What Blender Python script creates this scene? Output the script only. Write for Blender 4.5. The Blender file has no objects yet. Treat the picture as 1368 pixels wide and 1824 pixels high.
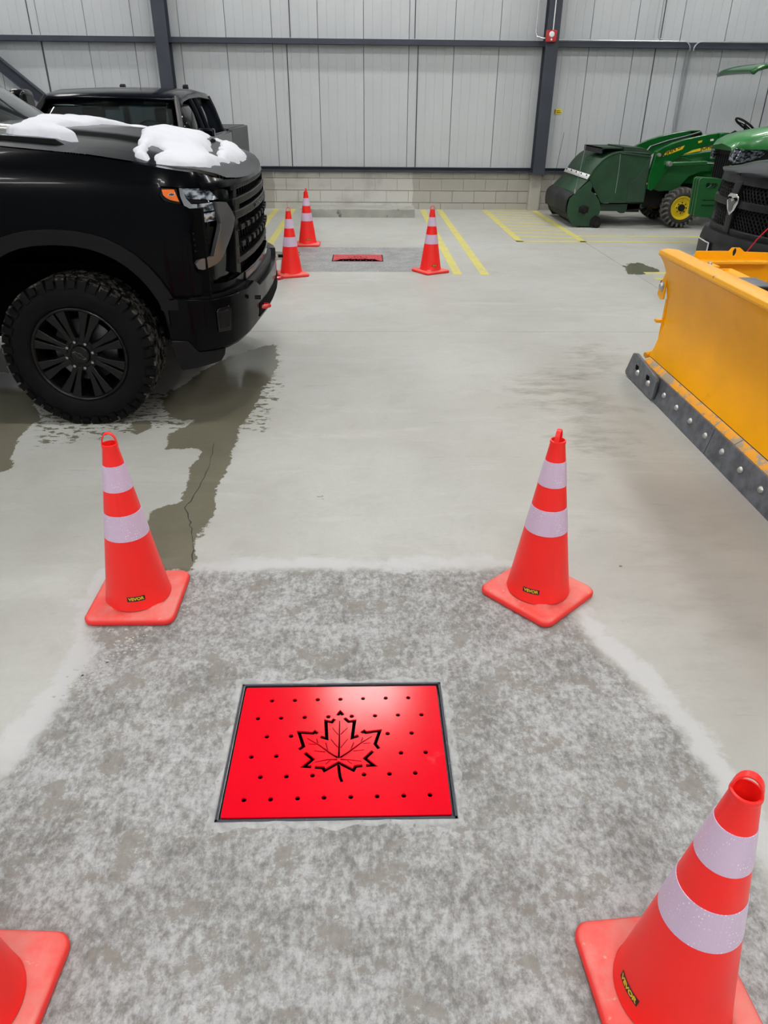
import bpy, bmesh, math, random
import numpy as np
from mathutils import Vector, Matrix
random.seed(7)
SC = bpy.context.scene
COL = SC.collection
PI = math.pi
R = math.radians

# ------------------------------------------------------------------ camera
f_px, pitch, roll, yaw, CAMH = 1278.03, R(29.6847), R(0.5351), R(1.6541), 1.6918
_F = Vector((math.sin(yaw)*math.cos(pitch), math.cos(yaw)*math.cos(pitch), -math.sin(pitch)))
_R = Vector((math.cos(yaw), -math.sin(yaw), 0))
_U = _R.cross(_F)
_R, _U = math.cos(roll)*_R + math.sin(roll)*_U, -math.sin(roll)*_R + math.cos(roll)*_U
cd = bpy.data.cameras.new('camera'); cam = bpy.data.objects.new('camera', cd); COL.objects.link(cam)
m = Matrix((_R, _U, -_F)).transposed().to_4x4(); m.translation = (0, 0, CAMH)
cam.matrix_world = m
cd.sensor_fit = 'VERTICAL'; cd.sensor_height = 24; cd.lens = f_px/1824*24
cd.clip_start = .05; cd.clip_end = 100
SC.camera = cam

# ------------------------------------------------------------------ world, light, exposure
w = bpy.data.worlds.new('world'); SC.world = w; w.use_nodes = True
w.node_tree.nodes['Background'].inputs[0].default_value = (.75, .8, .85, 1)
w.node_tree.nodes['Background'].inputs[1].default_value = .3
SC.view_settings.view_transform = 'Standard'; SC.view_settings.look = 'None'
SC.view_settings.gamma = 1; SC.view_settings.use_curve_mapping = False
SC.view_settings.exposure = 1.14
LAMP = 50.0

# ------------------------------------------------------------------ materials
def nt(name):
    mt = bpy.data.materials.new(name); mt.use_nodes = True
    t = mt.node_tree; b = t.nodes['Principled BSDF']
    return mt, t, b
def N(t, kind, **k):
    n = t.nodes.new('ShaderNode'+kind)
    for a, v in k.items():
        if a in n.inputs: n.inputs[a].default_value = v
        else: setattr(n, a, v)
    return n
def ramp(t, src, stops):
    r = N(t, 'ValToRGB'); e = r.color_ramp.elements
    while len(e) < len(stops): e.new(.5)
    for q, (p, c) in zip(e, stops):
        q.position = p; q.color = (c, c, c, 1) if not hasattr(c, '__len__') else (*c, 1)
    t.links.new(src, r.inputs[0]); return r.outputs[0]
def mix(t, fac, a, b, mode='MIX'):
    n = N(t, 'Mix', data_type='RGBA', blend_type=mode)
    for s, v in ((n.inputs[0], fac), (n.inputs[6], a), (n.inputs[7], b)):
        if hasattr(v, 'is_output'): t.links.new(v, s)
        elif hasattr(v, '__len__'): s.default_value = (*v, 1)
        else: s.default_value = v
    return n.outputs[2]
def math_(t, op, a, b=0.0, c=None, clamp=False):
    n = N(t, 'Math', operation=op); n.use_clamp = clamp
    for s, v in zip(n.inputs, (a, b, c)):
        if v is None: continue
        if hasattr(v, 'is_output'): t.links.new(v, s)
        else: s.default_value = v
    return n.outputs[0]
def step(t, v, lo, hi):
    n = N(t, 'MapRange', interpolation_type='SMOOTHSTEP')
    n.inputs[1].default_value = lo; n.inputs[2].default_value = hi
    t.links.new(v, n.inputs[0]); return n.outputs[0]
def noise(t, scale, detail=4, rough=.55, vec=None, dist=0.0, sc3=None, coord='Object'):
    tc = N(t, 'TexCoord').outputs[coord] if vec is None else vec
    if sc3:
        mp = N(t, 'Mapping'); mp.inputs['Scale'].default_value = sc3; t.links.new(tc, mp.inputs[0]); tc = mp.outputs[0]
    n = N(t, 'TexNoise'); n.inputs['Scale'].default_value = scale; n.inputs['Detail'].default_value = detail
    n.inputs['Roughness'].default_value = rough; n.inputs['Distortion'].default_value = dist
    t.links.new(tc, n.inputs['Vector']); return n.outputs[0]
def bump(t, b, src, strength=.2, dist=.002):
    n = N(t, 'Bump'); n.inputs['Strength'].default_value = strength; n.inputs['Distance'].default_value = dist
    t.links.new(src, n.inputs['Height']); t.links.new(n.outputs[0], b.inputs['Normal'])
def M(name, col, rough=.5, metal=0.0, var=.0, vscale=6, dirt=None, dscale=8, dth=(.55, .7), coat=0.0, bmp=0.0, bscale=80, spec=.5):
    mt, t, b = nt(name)
    b.inputs['Roughness'].default_value = rough; b.inputs['Metallic'].default_value = metal
    b.inputs['Base Color'].default_value = (*col, 1); b.inputs['Coat Weight'].default_value = coat
    b.inputs['Coat Roughness'].default_value = .04; b.inputs['Specular IOR Level'].default_value = spec
    c = None
    if var:
        nz = noise(t, vscale, 5)
        c = mix(t, step(t, nz, .3, .7), tuple(max(0, x*(1-var)) for x in col), tuple(min(1, x*(1+var)) for x in col))
    if dirt:
        nz = noise(t, dscale, 8, .65)
        c = mix(t, step(t, nz, *dth), c if c else col, dirt)
    if c: t.links.new(c, b.inputs['Base Color'])
    if bmp: bump(t, b, noise(t, bscale, 3), bmp)
    return mt
def Emat(name, col, s):
    mt, t, b = nt(name); b.inputs['Emission Color'].default_value = (*col, 1); b.inputs['Emission Strength'].default_value = s
    b.inputs['Base Color'].default_value = (.8, .8, .8, 1); return mt
def glass(name, col, rough=.02, alpha=None):
    mt, t, b = nt(name); b.inputs['Base Color'].default_value = (*col, 1); b.inputs['Roughness'].default_value = rough
    b.inputs['Transmission Weight'].default_value = 1; b.inputs['IOR'].default_value = 1.45
    return mt

lamp_m = Emat('lamp_light', (1, .98, .95), LAMP)
wallp = M('painted_steel_panel', (.485, .51, .53), .5, var=.05, vscale=.7, dirt=(.42, .43, .42), dscale=1.2, dth=(.55, .9))
dark = M('dark_gap', (.015, .015, .017), .9)
steel = M('slate_steel_paint', (.033, .040, .058), .55, var=.12, vscale=3)
galv = M('conduit_metal', (.42, .44, .46), .4, .7)
red_b = M('alarm_red', (.42, .02, .02), .35)
white_p = M('white_plastic', (.75, .75, .78), .4)
yel_s = M('yellow_label', (.75, .6, .02), .5)
black_ink = M('black_ink', (.01, .01, .012), .5)
conc_curb = M('curb_concrete', (.33, .33, .30), .85, var=.12, vscale=5, dirt=(.12, .11, .10), dscale=6, dth=(.62, .72), bmp=.5, bscale=60)
def block_mat():
    mt, t, b = nt('painted_block'); b.inputs['Roughness'].default_value = .7
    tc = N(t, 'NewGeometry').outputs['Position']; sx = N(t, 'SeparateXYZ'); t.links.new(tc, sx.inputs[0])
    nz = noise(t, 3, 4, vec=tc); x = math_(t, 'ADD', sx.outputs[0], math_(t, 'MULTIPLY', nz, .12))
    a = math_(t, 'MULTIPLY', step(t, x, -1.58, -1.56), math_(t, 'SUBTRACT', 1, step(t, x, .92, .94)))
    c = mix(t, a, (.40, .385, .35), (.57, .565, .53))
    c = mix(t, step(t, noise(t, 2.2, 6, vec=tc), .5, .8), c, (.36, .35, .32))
    t.links.new(c, b.inputs['Base Color']); bump(t, b, noise(t, 90, 3, vec=tc), .3); return mt
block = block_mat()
cone_m = M('cone_orange_red', (.98, .018, .014), .38, var=.03, vscale=4)
def cone_base_mat():
    mt, t, b = nt('cone_base_dusty'); b.inputs['Roughness'].default_value = .5
    nz = noise(t, 9, 6, .6); c = mix(t, step(t, nz, .3, .75), (.82, .075, .06), (.74, .21, .18))
    c = mix(t, step(t, noise(t, 42, 5, .7), .62, .72), c, (.66, .36, .31))
    g = N(t, 'NewGeometry'); sx = N(t, 'SeparateXYZ'); t.links.new(g.outputs['Normal'], sx.inputs[0])
    c = mix(t, step(t, sx.outputs[2], .5, .95), (.88, .035, .03), c)
    t.links.new(c, b.inputs['Base Color']); return mt
cone_base_m = cone_base_mat()
def refl_mat():
    mt, t, b = nt('reflective_tape'); b.inputs['Roughness'].default_value = .3
    tc = N(t, 'TexCoord').outputs['UV']
    mp = N(t, 'Mapping'); mp.inputs['Scale'].default_value = (58, 9, 1); t.links.new(tc, mp.inputs[0])
    v = N(t, 'TexVoronoi', feature='F1'); v.inputs['Scale'].default_value = 1; v.inputs['Randomness'].default_value = .35
    t.links.new(mp.outputs[0], v.inputs['Vector'])
    d = step(t, v.outputs['Distance'], .26, .10)
    nz = step(t, noise(t, 24, 3), .42, .62)
    f = math_(t, 'MULTIPLY', d, nz)
    c = mix(t, f, (.64, .49, .66), (.95, .92, .98)); t.links.new(c, b.inputs['Base Color'])
    t.links.new(math_(t, 'MULTIPLY', f, .5), b.inputs['Metallic'])
    bump(t, b, v.outputs['Distance'], .4, .001); return mt
refl = refl_mat()
grate_m = M('red_powder_coat', (.76, .0, .012), .17, dirt=(.78, .035, .045), dscale=5, dth=(.64, .74), spec=.22)
grate_old = M('worn_red_coat', (.50, .035, .045), .5, var=.2, vscale=9, dirt=(.30, .12, .12), dscale=14, dth=(.5, .7))
frame_m = M('pit_frame_steel', (.05, .055, .07), .5, .5, dirt=(.10, .105, .11), dscale=25, dth=(.55, .65))
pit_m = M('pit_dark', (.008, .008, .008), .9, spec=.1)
lip_m = M('grout_lip', (.38, .39, .39), .85, var=.2, vscale=30, dirt=(.20, .205, .21), dscale=26, dth=(.60, .68), bmp=.8, bscale=60)
trk = M('black_truck_paint', (.0012, .0015, .0024), .18, coat=.07, dirt=(.003, .0033, .004), dscale=60, dth=(.62, .8), spec=.06)
trk_sat = M('satin_black_trim', (.004, .004, .005), .42, spec=.2)
trk_gl = M('gloss_black_trim', (.002, .002, .0025), .12, spec=.35)
trk_dk = M('underbody_black', (.0015, .0015, .0015), .9, spec=.1)
chrome_d = M('dark_chrome', (.17, .17, .18), .3, .7)
chrome = M('chrome', (.8, .82, .85), .1, 1.0)
def lens_mat():
    mt, t, b = nt('lamp_reflector'); b.inputs['Metallic'].default_value = .85; b.inputs['Roughness'].default_value = .12
    nz = noise(t, 30, 3, .5, sc3=(.8, .8, 1.6))
    t.links.new(ramp(t, nz, [(.36, (.03, .035, .045)), (.47, (.25, .28, .33)), (.60, (.85, .90, 1.0))]), b.inputs['Base Color'])
    bump(t, b, nz, .5, .004); return mt
lens_w = lens_mat()
lens_g = glass('clear_lens', (.95, .97, 1))
amber = M('amber_lens', (.85, .16, .005), .2, coat=.5)
rub = M('tire_rubber', (.0042, .0042, .0048), .6, var=.2, vscale=12, spec=.12)
rub_top = M('tire_tread_dusty', (.006, .006, .006), .7, dirt=(.10, .095, .082), dscale=20, dth=(.46, .58), spec=.15)
wheel_m = M('satin_black_wheel', (.0025, .0025, .003), .32, spec=.3)
hub_m = M('brake_metal', (.22, .22, .23), .4, .8)
nut_m = M('lug_nut_metal', (.35, .35, .36), .3, 1.0)
hook_m = M('tow_hook_red', (.55, .008, .012), .3, coat=.5)
snow_m = M('snow', (.64, .66, .72), .7, bmp=.5, bscale=50)
g_win = glass('window_glass', (.42, .50, .50))
g_win2 = glass('tinted_glass', (.20, .26, .27))
seat_m = M('seat_cloth', (.010, .011, .012), .8, spec=.2)
navy = M('navy_truck_paint', (.002, .0025, .007), .14, coat=.12, spec=.15)
bed_m = M('grey_tonneau', (.05, .052, .056), .5)
plow_m = M('plow_yellow', (.95, .42, .001), .34, var=.04, vscale=3, dirt=(.78, .32, .01), dscale=5, dth=(.6, .85), spec=.22)
plow_edge = M('plow_yellow_worn', (.88, .40, .006), .4, dirt=(.16, .12, .06), dscale=16, dth=(.64, .68))
plow_dust = M('plow_dusty_band', (.82, .36, .006), .45, dirt=(.36, .30, .22), dscale=10, dth=(.50, .56), spec=.25)
edge_m = M('worn_steel_edge', (.12, .128, .15), .42, .25, var=.35, vscale=14, dirt=(.16, .165, .175), dscale=20, dth=(.55, .75))
bolt_m = M('bolt_zinc', (.50, .50, .50), .35, .8)
sw_green = M('sweeper_green', (.010, .050, .020), .5, var=.2, vscale=5, dirt=(.035, .055, .03), dscale=9, dth=(.62, .8))
sw_green2 = M('sweeper_green_dull', (.012, .042, .021), .6, var=.2, vscale=6, dirt=(.04, .05, .036), dscale=12, dth=(.58, .78))
sw_black = M('rubber_flap', (.012, .013, .015), .7, var=.2, vscale=8)
jd_green = M('tractor_green', (.003, .095, .014), .25, coat=.5)
jd_greend = M('tractor_green_plastic', (.006, .085, .018), .45)
jd_hood = M('tractor_hood_green', (.03, .20, .045), .3, coat=.4)
jd_yel = M('tractor_yellow', (.70, .52, .012), .4)
mach = M('machine_black', (.005, .005, .0055), .6, spec=.3)
ag_tire = M('ag_tire_rubber', (.03, .03, .03), .75, var=.3, vscale=14)
ag_lug = M('ag_tire_lug_worn', (.13, .125, .115), .8, var=.3, vscale=20)
ram_p = M('dark_truck_paint', (.002, .0025, .004), .16, coat=.05, spec=.08)
ram_b = M('black_bumper_plastic', (.0055, .006, .008), .42, spec=.35)
mesh_m = M('grille_mesh', (.004, .004, .0045), .5, spec=.2)
line_y0 = None
def line_mat():
    mt, t, b = nt('yellow_line_paint'); b.inputs['Roughness'].default_value = .6
    g = N(t, 'NewGeometry').outputs['Position']
    c = mix(t, step(t, noise(t, 7, 9, .7, vec=g), .42, .72), (.62, .56, .13), (.47, .45, .27))
    t.links.new(c, b.inputs['Base Color']); return mt
line_m = line_mat()

def floor_mat():
    mt, t, b = nt('concrete_floor')
    P = N(t, 'NewGeometry').outputs['Position']
    at = lambda n: N(t, 'Attribute', attribute_name=n).outputs['Fac']
    big = noise(t, .55, 5, .6, vec=P); mid = noise(t, 3.1, 8, .62, vec=P, dist=.4); fine = noise(t, 38, 6, .7, vec=P)
    streak = noise(t, 2.2, 7, .65, vec=P, sc3=(.45, 1.8, 1), dist=1.2)
    c = mix(t, step(t, big, .38, .62), (.405, .405, .375), (.455, .465, .44))
    c = mix(t, math_(t, 'MULTIPLY', step(t, mid, .46, .74), .6), c, (.36, .355, .325))
    c = mix(t, math_(t, 'MULTIPLY', step(t, streak, .52, .75), .55), c, (.52, .53, .51))
    c = mix(t, math_(t, 'MULTIPLY', step(t, fine, .35, .75), .25), c, (.33, .33, .31))
    # brown dirt patches
    sdd = math_(t, 'ADD', at('sd_dirt'), math_(t, 'MULTIPLY', math_(t, 'SUBTRACT', mid, .5), 1.2))
    dm = math_(t, 'MULTIPLY', step(t, sdd, .12, -.30), step(t, noise(t, 6, 8, .7, vec=P, sc3=(.6, 1.5, 1)), .40, .66))
    c = mix(t, math_(t, 'MULTIPLY', dm, .8), c, (.24, .225, .19))
    c = mix(t, math_(t, 'MULTIPLY', step(t, math_(t, 'ADD', at('sd_worn'), math_(t, 'MULTIPLY', math_(t, 'SUBTRACT', big, .5), 1.0)), .25, -.35), .75), c, (.31, .297, .275))
    # scuffs and specks
    sc = noise(t, 5, 3, .5, vec=P, sc3=(.35, 3.2, 1), dist=2.2)
    c = mix(t, math_(t, 'MULTIPLY', step(t, sc, .68, .74), .35), c, (.24, .24, .23))
    v = N(t, 'TexVoronoi'); v.inputs['Scale'].default_value = 3.0; t.links.new(P, v.inputs['Vector'])
    vr = N(t, 'SeparateColor'); t.links.new(v.outputs['Color'], vr.inputs[0])
    sp = math_(t, 'MULTIPLY', step(t, math_(t, 'ADD', v.outputs['Distance'], math_(t, 'MULTIPLY', fine, .04)), .055, .045), step(t, vr.outputs[0], .86, .87))
    c = mix(t, math_(t, 'MULTIPLY', sp, .8), c, (.17, .165, .15))
    # repaired concrete around the two drains
    edge = noise(t, 9, 8, .62, vec=P)
    def rough_sd(name, amp): return math_(t, 'ADD', at(name), math_(t, 'MULTIPLY', math_(t, 'SUBTRACT', edge, .5), amp))
    pa = noise(t, 34, 12, .74, vec=P, sc3=(1.25, .8, 1), dist=.12)
    pb = noise(t, 4.5, 8, .66, vec=P, dist=.1)
    pc = noise(t, 70, 5, .75, vec=P)
    pm = math_(t, 'ADD', math_(t, 'MULTIPLY', pa, .50), math_(t, 'ADD', math_(t, 'MULTIPLY', pb, .30), math_(t, 'MULTIPLY', pc, .20)))
    pcol = ramp(t, pm, [(.42, (.17, .167, .16)), (.465, (.235, .232, .225)), (.50, (.305, .307, .305)), (.54, (.385, .39, .393)), (.60, (.47, .478, .485))])
    pcol = mix(t, math_(t, 'MULTIPLY', step(t, noise(t, 7, 12, .76, vec=P, dist=.1), .535, .575), .8), pcol, (.225, .212, .19))
    sp1 = rough_sd('sd_patch', .05)
    pmask = step(t, sp1, .015, -.06)
    skn = noise(t, 5, 10, .7, vec=P, dist=.3)
    skd = math_(t, 'ADD', math_(t, 'ABSOLUTE', math_(t, 'SUBTRACT', at('sd_patch'), .02)), math_(t, 'MULTIPLY', math_(t, 'SUBTRACT', skn, .5), .28))
    skim = math_(t, 'MULTIPLY', step(t, skd, .060, .020), step(t, noise(t, 1.6, 4, .6, vec=P), .36, .50))
    c = mix(t, pmask, c, pcol)
    c = mix(t, math_(t, 'MULTIPLY', skim, .65), c, (.52, .53, .545))
    fp = step(t, rough_sd('sd_far', .05), .02, -.02)
    fcol = mix(t, step(t, pm, .42, .60), (.20, .205, .205), (.38, .39, .39))
    c = mix(t, fp, c, fcol)
    # water
    wn = noise(t, 11, 10, .68, vec=P, sc3=(1, .8, 1)); wl = noise(t, 2.4, 3, .5, vec=P)
    ws = math_(t, 'ADD', at('sd_wet'), math_(t, 'ADD', math_(t, 'MULTIPLY', math_(t, 'SUBTRACT', wn, .5), .14), math_(t, 'MULTIPLY', math_(t, 'SUBTRACT', wl, .5), .10)))
    wm = step(t, ws, .006, -.006)
    wd = math_(t, 'ADD', at('sd_damp'), math_(t, 'MULTIPLY', math_(t, 'SUBTRACT', wn, .5), .25))
    wdm = math_(t, 'MULTIPLY', step(t, wd, .02, -.05), step(t, noise(t, 28, 5, .6, vec=P, sc3=(.5, 1, 1)), .53, .55))
    wet = math_(t, 'MAXIMUM', wm, wdm)
    wc = mix(t, 1.0, c, (.40, .375, .30), 'MULTIPLY')
    c = mix(t, wet, c, wc)
    t.links.new(c, b.inputs['Base Color'])
    rg = mix(t, wet, mix(t, pmask, (.5, .5, .5), (.72, .72, .72)), (.10, .10, .10))
    t.links.new(rg, b.inputs['Roughness'])
    b.inputs['Specular IOR Level'].default_value = .45
    h = math_(t, 'ADD', math_(t, 'MULTIPLY', pm, math_(t, 'ADD', .25, math_(t, 'MULTIPLY', pmask, 1.6))), math_(t, 'MULTIPLY', fine, .2))
    h = math_(t, 'MULTIPLY', h, math_(t, 'SUBTRACT', 1, math_(t, 'MULTIPLY', wet, .85)))
    bump(t, b, h, .45, .004)
    return mt
floor_m = floor_mat()

# ------------------------------------------------------------------ mesh helpers
def link(name, me, mat, parent=None, kind=None, angle=35, smooth=True):
    if mat is not None:
        me.materials.clear(); me.materials.append(mat)
    if smooth:
        me.polygons.foreach_set('use_smooth', [True]*len(me.polygons)); me.set_sharp_from_angle(angle=R(angle))
    o = bpy.data.objects.new(name, me); COL.objects.link(o)
    if parent is not None:
        o.parent = parent
        # parts are modelled in the parent's space
    if kind: o['kind'] = kind
    return o
def setorg(me, org):
    if org is not None: me.transform(Matrix.Translation(-Vector(org)))
class MB:
    def __init__(s): s.v = []; s.f = []
    def add(s, vs, fs):
        k = len(s.v); s.v += [tuple(p) for p in vs]; s.f += [tuple(k+i for i in q) for q in fs]; return s
    def box(s, x0, x1, y0, y1, z0, z1, rot=None, piv=None):
        vs = [Vector((x, y, z)) for x in (x0, x1) for y in (y0, y1) for z in (z0, z1)]
        if rot is not None:
            c = Vector(piv) if piv else Vector(((x0+x1)/2, (y0+y1)/2, (z0+z1)/2)); vs = [c+rot@(p-c) for p in vs]
        return s.add(vs, [(0,1,3,2),(4,6,7,5),(0,4,5,1),(2,3,7,6),(0,2,6,4),(1,5,7,3)])
    def prism(s, pts, a0, a1, axis='y'):
        """pts 2D polygon: axis y -> (x,z); x -> (y,z); z -> (x,y)"""
        mk = {'y': lambda p, a: (p[0], a, p[1]), 'x': lambda p, a: (a, p[0], p[1]), 'z': lambda p, a: (p[0], p[1], a)}[axis]
        n = len(pts); vs = [mk(p, a0) for p in pts]+[mk(p, a1) for p in pts]
        return s.add(vs, [tuple(range(n)), tuple(range(2*n-1, n-1, -1))]+[(i, i+n, (i+1) % n+n, (i+1) % n) for i in range(n)])
    def tube(s, pts, r, n=10, cap=True, rs=None):
        pts = [Vector(p) for p in pts]; vs = []; u = None
        for i, p in enumerate(pts):
            d = (pts[min(i+1, len(pts)-1)]-pts[max(i-1, 0)]).normalized()
            if u is None: u = d.orthogonal().normalized()
            u = (u-d*u.dot(d)).normalized(); w_ = d.cross(u); rr = rs[i] if rs else r
            vs += [p+rr*(math.cos(2*PI*k/n)*u+math.sin(2*PI*k/n)*w_) for k in range(n)]
        fs = [(i*n+k, i*n+(k+1) % n, (i+1)*n+(k+1) % n, (i+1)*n+k) for i in range(len(pts)-1) for k in range(n)]
        if cap: fs += [tuple(range(n-1, -1, -1)), tuple((len(pts)-1)*n+k for k in range(n))]
        return s.add(vs, fs)
    def lathe(s, prof, n=48, org=(0,0,0), axis='z', a0=0, a1=2*PI):
        full = abs(a1-a0-2*PI) < 1e-6; m_ = n if full else n+1; vs = []
        for r, h in prof:
            for k in range(m_):
                a = a0+(a1-a0)*k/n; c, q = r*math.cos(a), r*math.sin(a)
                v = {'z': (c, q, h), 'y': (c, h, q), 'x': (h, c, q)}[axis]
                vs.append((v[0]+org[0], v[1]+org[1], v[2]+org[2]))
        fs = [(i*m_+k, i*m_+(k+1) % m_, (i+1)*m_+(k+1) % m_, (i+1)*m_+k) for i in range(len(prof)-1) for k in range(n)]
        return s.add(vs, fs)
    def grid(s, rows, closed=False):
        n = len(rows[0]); vs = [p for r in rows for p in r]
        fs = [(i*n+k, i*n+(k+1) % n, (i+1)*n+(k+1) % n, (i+1)*n+k) for i in range(len(rows)-1) for k in range(n if closed else n-1)]
        return s.add(vs, fs)
    def mesh(s, org=None, fix=True, merge=True):
        me = bpy.data.meshes.new('m'); me.from_pydata(s.v, [], s.f)
        bm = bmesh.new(); bm.from_mesh(me)
        if merge: bmesh.ops.remove_doubles(bm, verts=bm.verts, dist=1e-5)
        if fix: bmesh.ops.recalc_face_normals(bm, faces=bm.faces)
        bm.to_mesh(me); bm.free(); setorg(me, org); return me
    def build(s, name, mat, parent=None, org='auto', bevel=0, seg=2, kind=None, angle=35, fix=True):
        if org == 'auto': org = parent.get('_o') if parent is not None else None
        o = link(name, s.mesh(org, fix), mat, parent, kind, angle)
        if bevel:
            b = o.modifiers.new('b', 'BEVEL'); b.width = bevel; b.segments = seg; b.limit_method = 'ANGLE'; b.angle_limit = R(30); b.harden_normals = False
        return o
ORG = {}
def thing(name, label, cat, loc, group=None, rot=0):
    o = bpy.data.objects.new(name, None); COL.objects.link(o); o.location = loc; o.rotation_euler = (0, 0, rot)
    o.empty_display_size = .1
    tag(o, label, cat, group); o['_o'] = tuple(loc); return o
def tag(o, label, cat, group=None):
    o['label'] = label; o['category'] = cat
    if group: o['group'] = group
    return o
def solid_top(mb, name, mat, label, cat, group=None, **k):
    return tag(mb.build(name, mat, **k), label, cat, group)
def child_org(o, parent):  # give a mesh part an origin record so that its own children share world coordinates
    o['_o'] = parent['_o']; return o
def surf_patch(poly, fn, thick=.01, du=.04, dv=None, out=0.0, holes=None):
    """polygon in (u,v) cut into cells, mapped by fn(u,v,w) and given thickness"""
    bm = bmesh.new(); bm.faces.new([bm.verts.new((p[0], p[1], 0)) for p in poly])
    us = [p[0] for p in poly]; vs = [p[1] for p in poly]
    def cuts(lo, hi, d): 
        k = math.ceil(lo/d)*d
        while k < hi-1e-4:
            yield k; k += d
    for k in cuts(min(us)+1e-4, max(us), du):
        bmesh.ops.bisect_plane(bm, geom=bm.verts[:]+bm.edges[:]+bm.faces[:], plane_co=(k, 0, 0), plane_no=(1, 0, 0))
    if dv:
        for k in cuts(min(vs)+1e-4, max(vs), dv):
            bmesh.ops.bisect_plane(bm, geom=bm.verts[:]+bm.edges[:]+bm.faces[:], plane_co=(0, k, 0), plane_no=(0, 1, 0))
    bm.verts.ensure_lookup_table(); bm.verts.index_update()
    n = len(bm.verts); uv = [(v.co.x, v.co.y) for v in bm.verts]
    fs = [tuple(v.index for v in q.verts) for q in bm.faces]
    be = [e for e in bm.edges if len(e.link_faces) == 1]
    side = []
    for e in be:
        l = e.link_faces[0].loops
        for lp in l:
            if lp.edge == e: a, b_ = lp.vert.index, lp.link_loop_next.vert.index
        side.append((b_, a, a+n, b_+n))
    bm.free()
    mb = MB(); mb.add([fn(u, v, out) for u, v in uv]+[fn(u, v, out-thick) for u, v in uv], fs+[tuple(i+n for i in reversed(q)) for q in fs]+side)
    return mb
def text_mesh(s, size, thick=.0005, bold=0.0, sx=1.0):
    c = bpy.data.curves.new('t', 'FONT'); c.body = s; c.size = size; c.extrude = thick; c.offset = bold; c.align_x = 'CENTER'; c.align_y = 'CENTER'
    o = bpy.data.objects.new('t', c); COL.objects.link(o)
    me = bpy.data.meshes.new_from_object(o.evaluated_get(bpy.context.evaluated_depsgraph_get()))
    bpy.data.objects.remove(o); me.transform(Matrix.Diagonal((sx, 1, 1, 1))); return me
def curve2d(polys, thick):
    c = bpy.data.curves.new('c', 'CURVE'); c.dimensions = '2D'; c.fill_mode = 'BOTH'; c.extrude = thick/2
    for p in polys:
        s = c.splines.new('POLY'); s.points.add(len(p)-1); s.use_cyclic_u = True
        for q, v in zip(s.points, p): q.co = (v[0], v[1], 0, 1)
    o = bpy.data.objects.new('t', c); COL.objects.link(o)
    me = bpy.data.meshes.new_from_object(o.evaluated_get(bpy.context.evaluated_depsgraph_get()))
    bpy.data.objects.remove(o); return me
def lerp(a, b, t_): return a+(b-a)*t_
def smooth(a, b, x):
    t_ = min(1, max(0, (x-a)/(b-a))); return t_*t_*(3-2*t_)
def interp(x, tab): return float(np.interp(x, [p[0] for p in tab], [p[1] for p in tab]))
def sdist(P_, poly):
    """signed distance (negative inside) of points P_ (n,2) to polygon"""
    poly = np.array(poly, float); d = np.full(len(P_), 1e9); ins = np.zeros(len(P_), bool)
    for i in range(len(poly)):
        a = poly[i]; b = poly[(i+1) % len(poly)]; e = b-a; w_ = P_-a
        k = np.clip((w_@e)/(e@e+1e-12), 0, 1); d = np.minimum(d, np.hypot(*(w_-k[:, None]*e).T))
        c = (a[1] > P_[:, 1]) != (b[1] > P_[:, 1])
        xx = a[0]+(P_[:, 1]-a[1])*(b[0]-a[0])/((b[1]-a[1]) if b[1] != a[1] else 1e-9)
        ins ^= c & (P_[:, 0] < xx)
    return np.where(ins, -d, d)

# ------------------------------------------------------------------ floor
GX0, GX1, GY0, GY1 = -.400, .232, 1.293, 1.793       # near drain
HX0, HX1, HY0, HY1 = -.393, .216, 9.185, 9.615       # far drain
patch_poly = [(-1.06, 2.512), (-.3, 2.508), (.78, 2.502), (.80, 2.2), (.83, 2.03), (.93, 1.8), (1.0, 1.58), (1.03, 1.35), (1.02, 1.1), (.95, .8), (.93, .4), (.9, -.2), (-1.25, -.2), (-1.12, .5), (-1.1, 1.0), (-1.07, 1.4), (-1.02, 1.65), (-1.0, 1.95), (-1.05, 2.2)]
far_poly = [(-1.05, 10.15), (.86, 10.17), (.84, 8.56), (-1.0, 8.55)]
wet_polys = [
 [(-1.313,4.583),(-1.122,5.174),(-0.923,5.519),(-0.717,5.716),(-0.635,5.174),(-0.692,4.691),(-0.707,4.231),(-0.748,3.923),(-0.73,3.541),(-0.745,3.215),(-0.727,2.88),(-0.736,2.663),(-0.725,2.494),(-0.869,2.495),(-1.028,2.736),(-1.032,2.962),(-0.893,3.081),(-0.915,3.277),(-0.921,3.665),(-1.112,3.689),(-1.149,3.884),(-1.033,4.114),(-1.21,4.142),(-1.301,4.378)],
 [(-4.578,5.584),(-2.517,4.984),(-2.202,4.585),(-1.994,4.145),(-2.008,3.889),(-1.968,3.694),(-1.837,3.426),(-2.057,3.35),(-3.082,3.063)],
 [(-1.472,4.08),(-1.312,4.115),(-1.279,3.984),(-1.331,3.91),(-1.383,4.028)],
 [(3.143,9.086),(3.417,9.198),(3.485,8.684),(3.277,8.396),(3.023,8.454)],
 [(-1.167,9.829),(-0.861,9.836),(-0.819,9.483),(-1.04,9.291),(-1.107,9.145)],
 [(1.052,2.506),(1.106,2.501),(1.086,2.484),(1.052,2.489)],
 [(-0.241,3.127),(-0.205,3.132),(-0.198,3.092),(-0.23,3.086)],
]
damp_polys = [[(-2.083,4.284),(-1.225,4.692),(-0.684,5.747),(-0.548,4.582),(-0.599,3.922),(-1.045,4.009),(-1.355,3.926),(-1.85,3.694)]]
worn_polys = [[(1.181,3.259),(2.469,3.248),(1.76,1.461),(1.102,1.516),(1.013,1.838),(0.908,2.292)]]
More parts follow.
